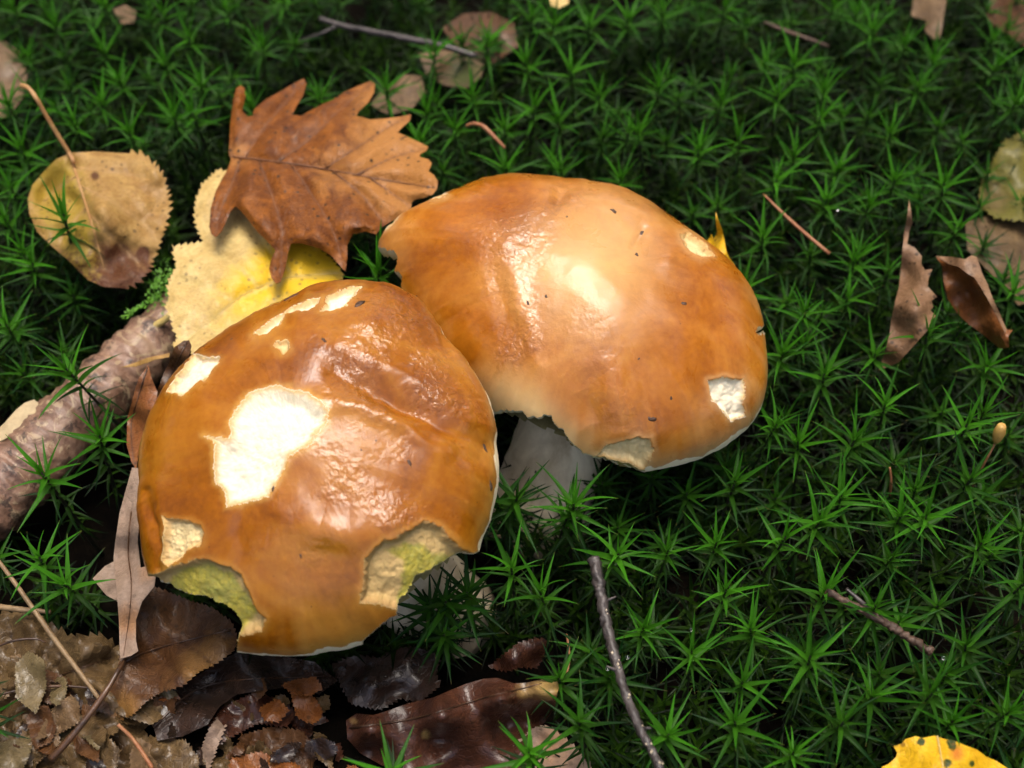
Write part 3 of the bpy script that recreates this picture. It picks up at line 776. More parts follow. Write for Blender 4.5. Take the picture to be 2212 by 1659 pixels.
# oak leaf
oak = [(498,262),(504,215),(511,189),(520,184),(528,190),(530,208),(523,240),(536,252),(546,250),(549,236),(575,214),(610,195),(640,177),(656,170),(662,180),(655,205),(640,230),(632,247),(650,250),(690,228),(720,215),(745,198),(775,185),(800,175),(810,181),(808,200),(795,222),(775,240),(770,250),(800,258),(840,255),(875,250),(888,247),(885,261),(868,276),(859,286),(880,295),(910,309),(925,317),(921,325),(908,332),(906,338),(925,344),(933,352),(930,361),(926,370),(938,378),(946,392),(944,408),(935,420),(915,428),(897,431),(889,437),(888,449),(875,460),(858,472),(838,482),(824,492),(812,506),(790,500),(762,506),(750,530),(750,556),(746,586),(736,576),(715,552),(690,537),(652,526),(628,526),(622,546),(616,580),(606,609),(596,612),(586,600),(581,580),(586,560),(595,541),(576,520),(556,500),(540,480),(521,456),(508,445),(498,456),(490,475),(478,500),(466,512),(456,505),(452,490),(455,450),(465,415),(480,385),(492,365),(499,345),(494,330),(496,300)]
leaf('oak_leaf', 'wet russet brown oak leaf with pointed lobes lying over a yellow leaf', 'leaf', oak,
     [(500,340,5.0),(515,190,5.3),(650,180,5.0),(800,185,5.1),(880,255,5.3),(940,390,5.6),(880,450,5.2),(740,580,4.9),(605,605,4.7),(465,505,4.9),(620,360,5.25),(760,360,5.5),(700,460,5.3),(560,450,5.2)],
     'oak', midrib=[(502,338),(560,345),(640,355),(740,372),(850,392),(935,405)],
     veins=[[(530,340),(560,290),(600,240),(655,178)],[(600,350),(670,300),(730,240),(800,182)],[(700,365),(770,320),(830,280),(880,252)],[(770,378),(850,340),(920,320)],[(520,345),(500,400),(475,460),(466,505)],[(560,348),(590,430),(610,500),(605,600)],[(630,356),(680,430),(720,500),(742,575)],[(720,370),(780,420),(830,485)],[(800,385),(850,420),(885,445)]],
     tones=[(850,330,110,0.9),(880,400,80,0.7),(700,380,60,0.4),(510,330,40,0.6),(800,210,50,0.4)], res=7, rough=0.07, stalk=None, rib_mat='oak_rib', rib_r=0.035, seed=1, bulge=0.16, vein_r=0.024)
# yellow birch leaf beneath it
yb = [(470,368),(438,398),(424,430),(420,470),(430,500),(440,522),(410,528),(373,533),(378,560),(385,572),(368,600),(362,625),(368,640),(357,665),(372,690),(375,715),(388,730),(370,748),(400,752),(440,770),(520,770),(650,700),(730,612),(742,592),(715,560),(690,540),(640,460),(560,400),(500,370)]
leaf('birch_leaf', 'yellow and cream toothed birch leaf half covered by a brown oak leaf', 'leaf', serrate(yb, 12, 5, 3),
     [(430,430,4.5),(370,640,4.1),(390,740,4.0),(520,560,4.35),(560,700,4.0),(700,600,4.2),(640,500,4.35)], 'yellow', midrib=[(735,590),(620,600),(520,640),(400,740)],
     veins=[[(640,598),(600,560),(520,470)],[(560,620),(510,570),(430,530)],[(500,650),(450,620),(375,600)],[(610,600),(590,660),(560,700)]],
     tones=[(600,560,50,0.6),(650,560,55,0.8),(690,590,60,1.0),(560,640,75,0.6),(510,620,60,0.35),(460,700,45,0.25)], res=9, seed=2, rib_mat='yellow_stub', rib_r=0.012, bulge=0.06, rough=0.09)
# tan birch leaf with long stalk
tb = [(150,330),(205,327),(280,330),(312,335),(335,358),(352,380),(358,405),(364,440),(362,468),(352,495),(346,520),(336,545),(325,570),(312,595),(290,612),(260,622),(225,620),(190,605),(165,580),(145,560),(110,530),(80,500),(63,460),(60,430),(70,400),(95,370),(120,345)]
leaf('birch_leaf', 'tan heart-shaped birch leaf with a long upright stalk, pierced by a moss shoot', 'leaf', tb[:2] + serrate(tb[2:16], 15, 9, 5, False) + tb[15:],
     [(150,330,4.9),(310,340,4.7),(360,450,4.4),(320,580,3.8),(230,615,3.6),(110,520,4.0),(65,440,4.3),(220,450,5.1),(150,450,4.2),(175,400,4.9),(100,420,3.9)], 'birch_tan',
     midrib=[(150,330),(172,400),(200,490),(225,580)], veins=[[(160,360),(230,370),(312,380)],[(172,400),(250,440),(345,510)],[(190,460),(250,520),(310,580)],[(165,380),(120,410),(80,450)],[(185,450),(150,490),(125,530)]],
     tones=[(240,600,60,1.1),(180,570,60,0.9),(300,590,40,0.9),(205,380,10,1.2),(260,540,14,1.0),(310,545,12,1.0),(110,480,40,0.4)], tones2=[(120,390,60,0.9),(130,450,60,0.8),(170,520,50,0.7),(190,590,40,0.4)], bulge=0.08, res=8, rough=0.12,
     stalk=[(160,352,4.85),(148,328,5.0),(125,292,5.5),(100,250,6.1),(80,215,6.6),(62,191,6.8),(47,185,6.7)], stalk_r=(0.06, 0.075), seed=3, rib_r=0.04, vein_r=0.014)

# leaves standing against the front cap's left side
leaf('oak_leaf', 'upright dark brown leaf lobe pressed against the chestnut cap', 'leaf', cr(1,0,[(1110,640),(1130,590),(1190,548),(1225,545),(1240,580),(1220,660),(1160,760),(1080,880),(1030,980),(1000,940),(1020,870),(1060,760),(1090,700)]),
     [(405,740,5.2),(370,830,4.2),(335,870,3.8)], 'brown', midrib=cr(1,0,[(1210,560),(1130,720),(1030,930)]), tones=(), res=7, seed=5, rib_r=0.02, rib_mat='dark_stalk')
leaf('oak_leaf', 'narrow orange-brown leaf lobe standing on edge against the chestnut cap', 'leaf', cr(1,0,[(960,705),(985,800),(1020,880),(1010,960),(970,1050),(940,1130),(910,1200),(895,1300),(880,1385),(850,1330),(820,1220),(825,1050),(850,960),(870,880),(900,790)]),
     [(322,795,4.6),(280,920,3.4),(290,1010,3.6),(330,870,4.2)], 'orange_brown', midrib=cr(1,0,[(955,720),(900,900),(850,1100),(870,1370)]), res=7, seed=6, rib_r=0.02, rib_mat='dark_stalk')
leaf('leaf_sliver', 'thin pointed ochre leaf sliver beside the upright brown lobes', 'leaf', cr(1,0,[(785,720),(850,700),(950,660),(1100,628),(1095,655),(1000,672),(960,690),(880,715)]), [(262,793,3.6),(365,765,4.2)], 'birch_tan', res=7, seed=7)
greyl = cr(1,0,[(855,1370),(950,1380),(940,1480)]) + cr(2,0,[(905,0),(890,200),(910,360),(950,350),(1010,400),(1000,480),(920,580),(880,700),(880,830),(895,900),(850,930),(780,950),(775,880),(770,700),(755,500),(735,300),(745,200),(760,100),(775,0)])
leaf('leaf_underside', 'long grey-pink leaf turned underside out, leaning on the chestnut cap', 'leaf', greyl, [(300,1012,3.9),(265,1110,3.5),(300,1130,4.1),(250,1205,3.1),(330,1240,3.6),(265,1400,2.8),(290,1400,2.9),(285,1260,3.5)], 'grey',
     midrib=cr(2,0,[(850,0),(830,250),(850,450),(840,650),(800,930)]), tones=[(275,1340,40,0.8),(320,1240,30,0.6)], res=7, seed=8, rib_mat='brown', rib_r=0.02, rough=0.03)
leaf('leaf_scrap', 'pale grey leaf scrap behind the long grey-pink leaf', 'leaf', cr(2,0,[(600,430),(680,350),(745,315),(760,580),(690,540),(630,470)]), [(225,1250,2.7),(250,1290,2.5)], 'grey', res=7, seed=9)

# ---- litter, lower left
leaf('decayed_leaf', 'broad grey-brown rotting leaf spread flat in the litter', 'leaf', serrate([(-40,1330),(40,1322),(90,1338),(150,1375),(225,1372),(262,1410),(300,1450),(330,1520),(310,1580),(345,1640),(330,1700),(-60,1720)], 22, 8, 4), [(0,1350,1.7),(150,1400,2.2),(100,1560,1.6),(300,1500,2.0),(0,1660,1.5),(300,1660,1.7)], 'greybrown',
     midrib=[(-30,1560),(80,1480),(240,1420)], veins=[[(60,1500),(40,1420),(20,1350)],[(120,1470),(130,1420),(110,1360)],[(60,1500),(160,1530),(300,1560)],[(0,1540),(80,1600),(160,1690)]], tones=[(60,1500,60,0.7),(240,1620,50,0.8),(180,1440,30,0.5)], bulge=0.2, res=8, rough=0.3, seed=11, rib_mat='dark_stalk', rib_r=0.03)
leaf('birch_leaf', 'curled brown birch leaf below the left bite of the chestnut cap', 'leaf', serrate([(300,1290),(335,1268),(400,1295),(462,1315),(500,1345),(512,1380),(505,1405),(470,1430),(430,1450),(395,1480),(350,1493),(318,1512),(290,1540),(245,1560),(236,1530),(240,1480),(258,1440),(262,1400),(292,1370),(296,1330)], 11, 4, 7),
     [(320,1290,2.6),(400,1340,2.3),(500,1390,2.8),(400,1470,2.9),(300,1530,2.6),(250,1550,2.2),(270,1430,2.5),(340,1420,2.0)], 'brown', midrib=[(262,1432),(340,1400),(500,1360)], veins=[[(330,1405),(370,1440),(400,1475)],[(390,1388),(430,1410),(460,1435)]], tones=[(430,1440,50,0.9),(270,1530,40,0.8),(480,1390,40,0.5)], res=8, rough=0.12, seed=12,
     stalk=[(270,1425,2.6),(255,1450,2.9),(228,1495,2.9),(180,1560,2.7),(140,1608,2.5),(110,1640,2.3)], stalk_r=(0.05, 0.10), stalk_mat='dark_stalk', rib_mat='dark_stalk')
leaf('dark_leaf', 'blackish wet curved leaf under the chestnut cap', 'leaf', [(320,1530),(400,1478),(470,1430),(520,1405),(600,1415),(680,1430),(730,1470),(690,1500),(640,1482),(570,1490),(510,1500),(475,1525),(448,1565),(395,1590),(340,1600)], [(330,1570,1.9),(450,1480,1.7),(600,1430,1.3),(700,1480,1.3),(560,1490,2.3),(450,1560,2.3)], 'dark', midrib=[(330,1570),(450,1480),(700,1460)], res=9, rough=0.08, seed=13, rib_mat='dark_stalk')
for k, (o_, m_, z_, lab) in enumerate([
    ([(450,1570),(480,1530),(540,1500),(610,1510),(640,1540),(620,1570),(560,1560),(500,1590),(470,1610)], 'darkred', 1.6, 'shiny dark red leaf fragment among wet litter scraps'),
    ([(420,1600),(470,1580),(500,1600),(510,1650),(470,1700),(400,1690)], 'greybrown', 1.5, 'grey-brown rotting leaf fragment beside the shiny red scrap'),
    ([(520,1590),(590,1570),(650,1580),(690,1620),(680,1700),(530,1710),(510,1650)], 'brown', 1.4, 'crumpled brown leaf fragment below the shiny red scrap'),
    ([(560,1530),(600,1510),(625,1535),(600,1560),(570,1555)], 'orange_brown', 1.95, 'small orange leaf crumb on wet dark litter'),
    ([(620,1550),(680,1530),(730,1580),(740,1640),(700,1650),(660,1600)], 'darkred', 1.35, 'dark leaf fragment beside the long curled leaf'),
    ([(310,1590),(400,1600),(430,1640),(420,1710),(320,1720),(290,1650)], 'greybrown', 1.55, 'torn grey-brown leaf at the tip of the blackish curved leaf'),
    ([(500,1640),(560,1625),(640,1650),(690,1700),(480,1710)], 'orange_brown', 1.75, 'russet leaf scrap lying over crumpled brown litter'),
    ([(430,1630),(455,1570),(475,1545),(490,1560),(470,1610),(450,1660)], 'grey', 1.85, 'thin pale leaf strip among wet litter scraps'),
    ([(120,1640),(170,1600),(230,1590),(260,1620),(240,1700),(110,1700)], 'greybrown', 2.0, 'curled litter scrap below the dark leaf stalk'),
    ([(0,1440),(40,1420),(80,1440),(60,1480),(20,1490)], 'greybrown', 2.0, 'small raised leaf flake on the broad rotting leaf')]):
    cx_ = np.mean([p[0] for p in o_]); cy_ = np.mean([p[1] for p in o_])
    rnd = random.Random(k)
    ct = [(p[0], p[1], z_ + rnd.uniform(-0.35, 0.35)) for p in o_[::2]] + [(cx_, cy_, z_ + 0.1)]
    leaf('leaf_fragment', lab, 'leaf fragment', serrate(o_, 10, 4, k), ct, m_, res=8, rough=0.25, seed=20 + k)
rl = random.Random(77)
for k in range(64):
    cx_, cy_ = rl.uniform(0, 760), rl.uniform(1440, 1670)
    if cx_ > 330 and k >= 36: cx_ = rl.uniform(0, 330)
    if cx_ < 330 and cy_ < 1400: continue
    na = rl.randint(6, 9); rr_ = rl.uniform(16, 52) * (1.5 if cx_ < 330 else 1.0); an = rl.uniform(0, 3.14)
    o_ = []
    for j in range(na):
        t_ = 2 * math.pi * j / na; q_ = rr_ * rl.uniform(0.55, 1.15)
        a_, b_ = q_ * math.cos(t_), 0.55 * q_ * math.sin(t_)
        o_.append((cx_ + a_ * math.cos(an) - b_ * math.sin(an), cy_ + a_ * math.sin(an) + b_ * math.cos(an)))
    z_ = rl.uniform(1.5, 2.15) + (0.2 if cx_ < 330 else 0)
    ct = [(p[0], p[1], z_ + rl.uniform(-0.4, 0.4)) for p in o_[::2]] + [(cx_, cy_, z_)]
    leaf('litter_scrap', 'small decaying leaf scrap in the wet litter beside the straws and curled leaves', 'leaf fragment', serrate(o_, 9, 3, k), ct, rl.choice(['darkred', 'dark', 'brown', 'greybrown', 'orange_brown', 'dark'] if cx_ > 330 else ['greybrown', 'tan_dim', 'brown', 'greybrown', 'litter_olive', 'dark']), res=8, rough=0.2, seed=60 + k, group='wet litter scraps')
# ---- bottom centre
cl = cr(2,1,[(30,1350),(100,1305),(210,1315),(320,1280),(430,1240),(600,1200),(800,1115),(920,1080),(1010,1075),(1120,1110),(1200,1105),(1370,1070),(1425,1100),(1400,1170),(1385,1260),(1320,1360),(1240,1440),(1230,1560),(1180,1700),(700,1760),(260,1640),(120,1560),(40,1470)])
leaf('curled_leaf', 'long dark red-brown curled leaf with a pale torn end in the litter', 'leaf', cl, [(760,1545,1.9),(900,1510,2.2),(1070,1465,2.5),(1200,1462,2.9),(800,1572,2.7),(950,1540,3.2),(1080,1508,3.3),(1190,1490,3.1),(800,1630,1.2),(950,1610,1.3),(1100,1570,1.2),(1180,1560,1.2),(1000,1680,0.9)], 'darkred', midrib=cr(2,1,[(60,1400),(500,1330),(900,1210),(1300,1110)]),
     tones=[(1180,1482,28,0.9),(1130,1492,22,0.6),(920,1586,12,0.8),(765,1560,14,0.5),(1205,1475,18,0.9)], res=9, rough=0.10, seed=31, rib_mat='dark_stalk')
leaf('leaf_fragment', 'russet leaf fragment wedged between moss and the long curled leaf', 'leaf fragment', serrate(cr(2,1,[(960,1005),(1050,930),(1150,850),(1250,820),(1330,830),(1310,940),(1260,1010),(1180,1000),(1080,1030)]), 11, 4, 15), [(1060,1440,1.6),(1150,1390,2.2),(1160,1440,1.6),(1110,1410,2.3)], 'darkred', res=8, seed=32, rough=0.1)
leaf('leaf_fragment', 'speckled pinkish brown leaf below the long curled leaf', 'leaf fragment', serrate(cr(2,1,[(1130,1500),(1250,1400),(1340,1380),(1480,1490),(1600,1620),(1640,1720),(1050,1740)]), 12, 4, 8), [(1160,1610,1.4),(1190,1570,1.8),(1270,1650,1.6)], 'grey', res=8, seed=33, tones=[(1200,1620,60,0.6)])
leaf('leaf_fragment', 'dull red-brown leaf lying in the shade under the chestnut cap', 'leaf fragment', serrate(cr(2,1,[(-60,990),(100,930),(250,950),(380,880),(500,880),(640,940),(610,1050),(640,1120),(500,1230),(380,1200),(250,1280),(60,1240),(0,1120)]), 12, 5, 14), [(760,1440,1.2),(920,1440,1.5),(850,1510,1.3),(800,1470,1.7)], 'dark', res=9, seed=34, rough=0.12)
# ---- golden leaf, bottom right
leaf('golden_leaf', 'bright golden yellow leaf with dark green spots on the moss', 'leaf', [(1895,1690),(1905,1657),(1920,1650),(1935,1636),(1938,1626),(1930,1612),(1948,1606),(1955,1597),(1978,1590),(1992,1594),(2020,1589),(2040,1596),(2062,1600),(2085,1610),(2110,1619),(2130,1634),(2155,1645),(2180,1662),(2200,1690),(2190,1760),(2050,1820),(1930,1780)],
     [(1910,1660,4.2),(2020,1590,4.5),(2180,1660,4.1),(2050,1760,4.0),(2040,1650,4.75)], 'golden', midrib=[(2025,1590),(2040,1680),(2050,1800)], tones=[(2066,1628,20,0.7)], tones2=[(1990,1603,8,1.5),(2056,1603,9,1.6),(2046,1648,9,1.5),(2058,1614,7,1.4),(2100,1650,6,1.2)], res=4, seed=35, rib_mat='yellow_stub', rib_r=0.02)
# ---- right side
leaf('dry_leaf', 'dry pinkish tan leaf standing on edge with a toothed side, next to a folded leaf', 'leaf', [(1964,430),(1968,455),(1971,480),(1964,500),(1960,527),(1976,535),(1991,553),(1990,570),(1998,583),(2014,581),(2006,600),(2004,618),(2024,641),(2012,650),(2016,663),(2010,670),(2021,682),(2008,700),(2004,713),(1974,746),(1941,783),(1898,800),(1912,760),(1922,720),(1926,686),(1934,650),(1942,620),(1946,580),(1948,553),(1954,500),(1960,465)],
     [(1964,440,5.6),(1960,520,4.9),(2010,590,4.9),(2015,680,4.4),(1945,600,4.2),(1925,720,3.7),(1900,795,3.0),(1980,660,4.8)], 'dry', tones=[(1925,760,50,0.5)], res=7, seed=36, rough=0.06)
leaf('folded_leaf', 'folded brown leaf with a pale crimped rim standing in the moss', 'leaf', cr(1,2,[(1640,0),(1740,5),(1830,20),(1870,-5),(1905,5),(1925,60),(1940,110),(1975,180),(2000,250),(2040,340),(2080,430),(2100,475),(2140,480),(2110,520),(2115,590),(2060,600),(1960,520),(1850,440),(1780,370),(1720,280),(1690,160),(1680,60)]),
     [(2025,555,4.7),(2100,555,5.3),(2130,620,5.2),(2175,720,4.6),(2130,740,3.4),(2060,660,3.4),(2040,600,3.9),(2090,640,3.6)], 'orange_brown', tones=[(2110,620,18,-0.5)], res=7, seed=37, rough=0.06)
leaf('folded_edge', 'pale crimped edge of the folded brown leaf', 'leaf', cr(1,2,[(1640,0),(1740,5),(1830,20),(1870,-5),(1905,5),(1925,60),(1940,110),(1975,180),(2000,250),(2040,340),(2080,430),(2100,475),(2090,500),(2060,440),(2010,340),(1965,260),(1930,200),(1890,140),(1840,110),(1790,70),(1720,50)]),
     [(2025,555,4.8),(2100,555,5.45),(2130,620,5.35),(2172,712,4.75)], 'dry', res=6, seed=38, block=False)
leaf('olive_leaf', 'yellow-green fading leaf lying in the moss', 'leaf', serrate([(2240,270),(2200,290),(2165,310),(2150,340),(2135,370),(2120,400),(2115,440),(2150,470),(2260,480)], 14, 5, 2), [(2200,300,3.2),(2130,420,2.4),(2230,420,2.7)], 'olive', block=False, res=9, seed=39, rough=0.1, tones=[(2150,430,40,0.7)])
leaf('brown_leaf', 'dull brown leaf sunk in the moss behind the folded leaf', 'leaf', [(2085,480),(2150,460),(2250,470),(2260,640),(2200,660),(2140,590),(2090,540)], [(2100,490,2.2),(2230,560,2.0),(2160,520,2.3)], 'greybrown', block=False, res=10, seed=40)
leaf('yellow_scrap', 'small torn bright yellow leaf tip behind the tawny cap', 'leaf', cr(0,2,[(215,1370),(235,1430),(258,1490),(268,1540),(285,1630),(310,1680),(340,1720),(280,1740),(200,1690),(140,1610),(160,1560),(185,1520),(200,1555),(225,1500),(215,1440)]), [(1547,458,6.2),(1560,540,5.2),(1590,575,4.8),(1525,530,4.8)], 'golden', res=6, seed=41)
# ---- top
leaf('pale_leaf', 'pale greenish tan leaf among moss under the dark twig', 'leaf', [(905,115),(960,108),(1010,118),(1045,140),(1040,165),(1010,190),(960,185),(920,160)], [(920,130,2.6),(1040,150,2.4),(970,180,2.2)], 'tan_dim', block=False, res=8, seed=42, tones=[(1000,160,40,0.8)])
leaf('brown_leaf', 'reddish brown leaf crossed by the dark twig', 'leaf', [(955,60),(1000,30),(1060,25),(1110,50),(1120,100),(1060,140),(1000,120)], [(970,70,2.0),(1080,60,2.2),(1060,120,1.9)], 'brown', block=False, res=8, seed=43)
leaf('pale_leaf', 'grey-brown leaf behind the upper lobes of the oak leaf', 'leaf', [(800,225),(830,190),(870,160),(910,165),(920,200),(890,235),(840,250)], [(820,220,2.2),(900,190,2.4)], 'tan_dim', block=False, res=8, seed=44)
leaf('pale_leaf', 'pale cream leaf tip between tall moss shoots', 'leaf', [(1185,-20),(1232,-20),(1228,8),(1205,18),(1190,12)], [(1205,0,4.2)], 'yellow', res=6, seed=45)
leaf('pale_leaf', 'whitish grey leaf with a ragged end beside a red-brown leaf', 'leaf', cr(0,2,[(1500,-60),(1490,40),(1480,100),(1540,120),(1580,130),(1570,200),(1610,240),(1650,270),(1680,200),(1690,110),(1720,-60)]), [(1970,20,2.9),(2020,80,2.3),(2040,0,2.6)], 'tan_dim', res=7, seed=46)
leaf('brown_leaf', 'red-brown leaf at the moss edge beside the whitish ragged leaf', 'leaf', [(2140,-30),(2130,30),(2150,60),(2180,80),(2230,110),(2260,-30)], [(2140,20,2.4),(2220,60,2.0)], 'brown', block=False, res=8, seed=47)
leaf('pale_leaf', 'dull tan leaf sunk in moss beyond the tan birch leaf', 'leaf', [(-40,80),(10,90),(40,110),(60,160),(50,210),(20,250),(-40,265)], [(0,110,2.8),(40,180,2.6),(0,240,2.4)], 'tan_dim', block=False, res=8, seed=48)
leaf('pale_leaf', 'small tan leaf scrap deep in moss beyond the oak leaf', 'leaf', [(245,20),(270,10),(295,25),(290,48),(262,52)], [(270,30,2.6)], 'tan_dim', res=7, seed=49)

# ------------------------------------------------------------------ branch, twigs, stalks
def path3(pts, n=40):
    m = smooth_line([(a, b) for a, b, c in pts], n)
    zz = np.interp(np.linspace(0, 1, n), np.linspace(0, 1, len(pts)), [c for a, b, c in pts])
    return at_arr(m, zz)
def stick(name, label, cat, pts, radii, mat, rough=0.1, seed=0, sides=10, n=40, part=None, group=None):
    P = path3(pts, n)
    base = P[np.argmin(P[:, 2])]
    root = thing(name, label, cat, base, group) if part else None
    tv, tf = tube(P, radii, sides, rough, seed)
    me = mesh(part or name, tv, tf, M[mat], None, True, base)
    if part:
        obj(part, me, root); return root, P, base
    return tag(obj(name, me, None, base), label, cat, group), P, base

br, BP, bb = stick('fallen_branch', 'thick fallen branch with blotchy bark passing under the tan and yellow leaves', 'branch', [(-140,1180,1.9),(0,1060,2.2),(120,945,2.4),(240,830,2.5),(330,740,2.5),(420,660,2.3)], [1.05, 1.0, 0.95, 0.85, 0.8], 'bark', 0.07, 3, 40, 160, 'branch_wood')
sc_o = leaf('bark_scale', 'pale peeled flake of bark on the thick fallen branch', 'bark flake', cr(1,0,[(-60,1160),(30,1080),(100,1000),(160,950),(220,930),(248,950),(230,1010),(180,1070),(110,1130),(40,1180),(-40,1220)]), [(0,930,3.12),(75,870,3.22),(20,920,3.25)], 'bark_pale', res=7, seed=50, rough=0.03, block=False)
# stub and feather moss on the branch
stick('cut_stalk', 'short pale yellow cut stalk on the fallen branch', 'stalk', [(322,712,3.15),(345,698,3.35),(372,680,3.6)], [0.11, 0.10], 'yellow_stub', 0.03, 2, 10, 8)
rnd = random.Random(3)
FV, FF = [], []
for k in range(260):
    px, py = rnd.gauss(345, 15), rnd.gauss(618, 26)
    if k % 4 == 0: px, py = rnd.uniform(270, 345), 0
    if py == 0: py = 640 + (345 - px) * 0.62 + rnd.gauss(0, 4)
    c = at(px, py, 3.0 + rnd.uniform(0, 0.5))
    a = rnd.uniform(0, 6.28); l = rnd.uniform(0.10, 0.2); e = rnd.uniform(0.1, 1.2)
    d = np.array([math.cos(a) * math.cos(e), math.sin(a) * math.cos(e), math.sin(e)]) * l
    s = np.array([-math.sin(a), math.cos(a), 0.2]) * 0.035
    i = len(FV); FV += [c - s * .5, c + d * 0.5 + s, c + d, c + d * 0.5 - s]; FF += [(i, i + 1, i + 2, i + 3)]
tag(obj('feather_moss', mesh('feather_moss', np.array(FV), FF, M['feather_moss'])), 'small tuft of bright yellow-green feathery moss on the fallen branch', 'moss', None, 'stuff')

tw, TP, tb_ = stick('twig', 'dark grey twig with pale dots leaning out of the moss', 'twig', [(1283,1205,4.3),(1295,1270,4.2),(1310,1350,4.1),(1328,1420,4.1),(1352,1500,4.2),(1385,1580,4.3),(1420,1645,4.4),(1450,1720,4.4)], [0.145, 0.125, 0.105, 0.10, 0.095], 'twig', 0.28, 5, 14, 150, 'twig_wood')
for k_, d_ in ((30, (0.32, 0.1, 0.12)), (72, (-0.28, 0.05, 0.15)), (104, (0.22, -0.1, 0.2))):
    tv, tf = tube([TP[k_], TP[k_] + np.array(d_) * 0.6, TP[k_] + np.array(d_)], [0.05, 0.035, 0.02], 7, 0.1, k_)
    obj('side_stub', mesh('side_stub', tv, tf, M['twig'], None, True, tb_), tw)
LV, LF = [], []
rnd = random.Random(8)
for k in range(26):
    p = TP[rnd.randrange(12, 142)]; a = rnd.uniform(-2.4, 0.6)
    q = p + np.array([math.cos(a), -0.6, abs(math.sin(a)) + 0.3]) * 0.09
    r = rnd.uniform(0.02, 0.042); i = len(LV)
    LV += [q + np.array(d) * r for d in ((1, 0, 0), (-1, 0, 0), (0, 1.5, 0), (0, -1.5, 0), (0, 0, 1), (0, 0, -1))]
    LF += [tuple(i + j for j in f) for f in ((0, 2, 4), (2, 1, 4), (1, 3, 4), (3, 0, 4), (2, 0, 5), (1, 2, 5), (3, 1, 5), (0, 3, 5))]
lo = obj('lenticels', mesh('lenticels', np.array(LV), LF, M['lenticel'], None, True, tb_), tw); lo['kind'] = 'stuff'

stick('twig', 'short brown-grey broken twig lying on moss with a thinner twig alongside', 'twig', [(1784,1276,4.3),(1850,1312,4.2),(1920,1350,4.0),(1965,1380,3.9),(2012,1408,3.7)], [0.075, 0.09, 0.10, 0.10], 'twig_brown', 0.35, 6, 12, 90)
stick('twig', 'thin dark twig beside the short broken twig', 'twig', [(1828,1272,4.1),(1860,1300,4.1),(1900,1335,3.9)], [0.05, 0.06], 'twig', 0.12, 7, 8, 20)
stick('twig', 'long dark twig crossing bare shade beyond the oak leaf', 'twig', [(690,40,3.2),(740,56,3.2),(800,68,3.3),(880,84,3.4),(950,98,3.5),(1030,122,3.4)], [0.09, 0.11, 0.12, 0.10], 'twig', 0.12, 8, 10, 40)
stick('twig', 'thin side twig branching from the long dark twig', 'twig', [(640,92,2.6),(690,74,3.0),(725,58,3.2)], [0.05, 0.07], 'twig', 0.12, 9, 8, 20)
stick('twig', 'dim purplish twig sunk in moss', 'twig', [(1650,48,2.9),(1700,68,2.9),(1745,84,3.0),(1790,100,2.8)], [0.06, 0.08, 0.06], 'twig_brown', 0.12, 10, 8, 24)
stick('needle', 'straight brown needle leaning across moss behind the tawny cap', 'needle', [(1650,420,4.6),(1690,460,4.5),(1740,505,4.3),(1792,548,4.1)], [0.03, 0.055, 0.05], 'rust_stalk', 0.03, 11, 6, 16)
stick('leaf_stalk', 'short bent red-brown stalk caught in moss above the tawny cap', 'stalk', [(1008,272,4.5),(1025,267,4.7),(1045,274,4.75),(1070,298,4.6),(1091,320,4.4)], [0.05, 0.07, 0.05], 'rust_stalk', 0.05, 12, 8, 24)
stick('straw', 'long dry straw stalk slanting over the rotting leaves', 'straw', [(-20,1190,3.6),(40,1270,3.3),(110,1370,3.0),(170,1450,2.7),(216,1512,2.4)], [0.05, 0.065, 0.05], 'straw', 0.05, 13, 8, 40)
stick('straw', 'short pale stem lying level beside the long straw', 'straw', [(-20,1308,2.4),(40,1316,2.5),(110,1322,2.4)], [0.08, 0.07, 0.05], 'straw', 0.1, 14, 8, 20)
stick('straw', 'thin dark stem across the rotting leaves', 'straw', [(0,1500,2.3),(60,1488,2.3),(130,1482,2.3),(200,1486,2.3)], [0.03, 0.04, 0.03], 'dark_stalk', 0.05, 15, 6, 20)
stick('straw', 'red-brown stem poking out of litter below the curled birch leaf', 'straw', [(255,1565,2.5),(290,1600,2.2),(330,1660,1.9)], [0.045, 0.05], 'rust_stalk', 0.05, 16, 6, 20)
stick('straw', 'thin arched dark stem at the edge of the rotting leaf', 'straw', [(-10,1398,2.5),(30,1384,2.6),(75,1380,2.6),(100,1388,2.5)], [0.03, 0.035, 0.02], 'dark_stalk', 0.05, 17, 6, 20)
stick('straw', 'upright thin brown stem sunk in moss beside the twig with dots', 'straw', [(1224,1370,2.0),(1230,1420,2.2),(1222,1470,2.2)], [0.03, 0.03], 'rust_stalk', 0.05, 18, 6, 12)
stick('straw', 'reddish thin stem standing in moss by the tawny cap', 'straw', [(1922,1010,3.8),(1925,1040,3.4),(1922,1070,2.8)], [0.03, 0.035], 'rust_stalk', 0.05, 19, 6, 12)

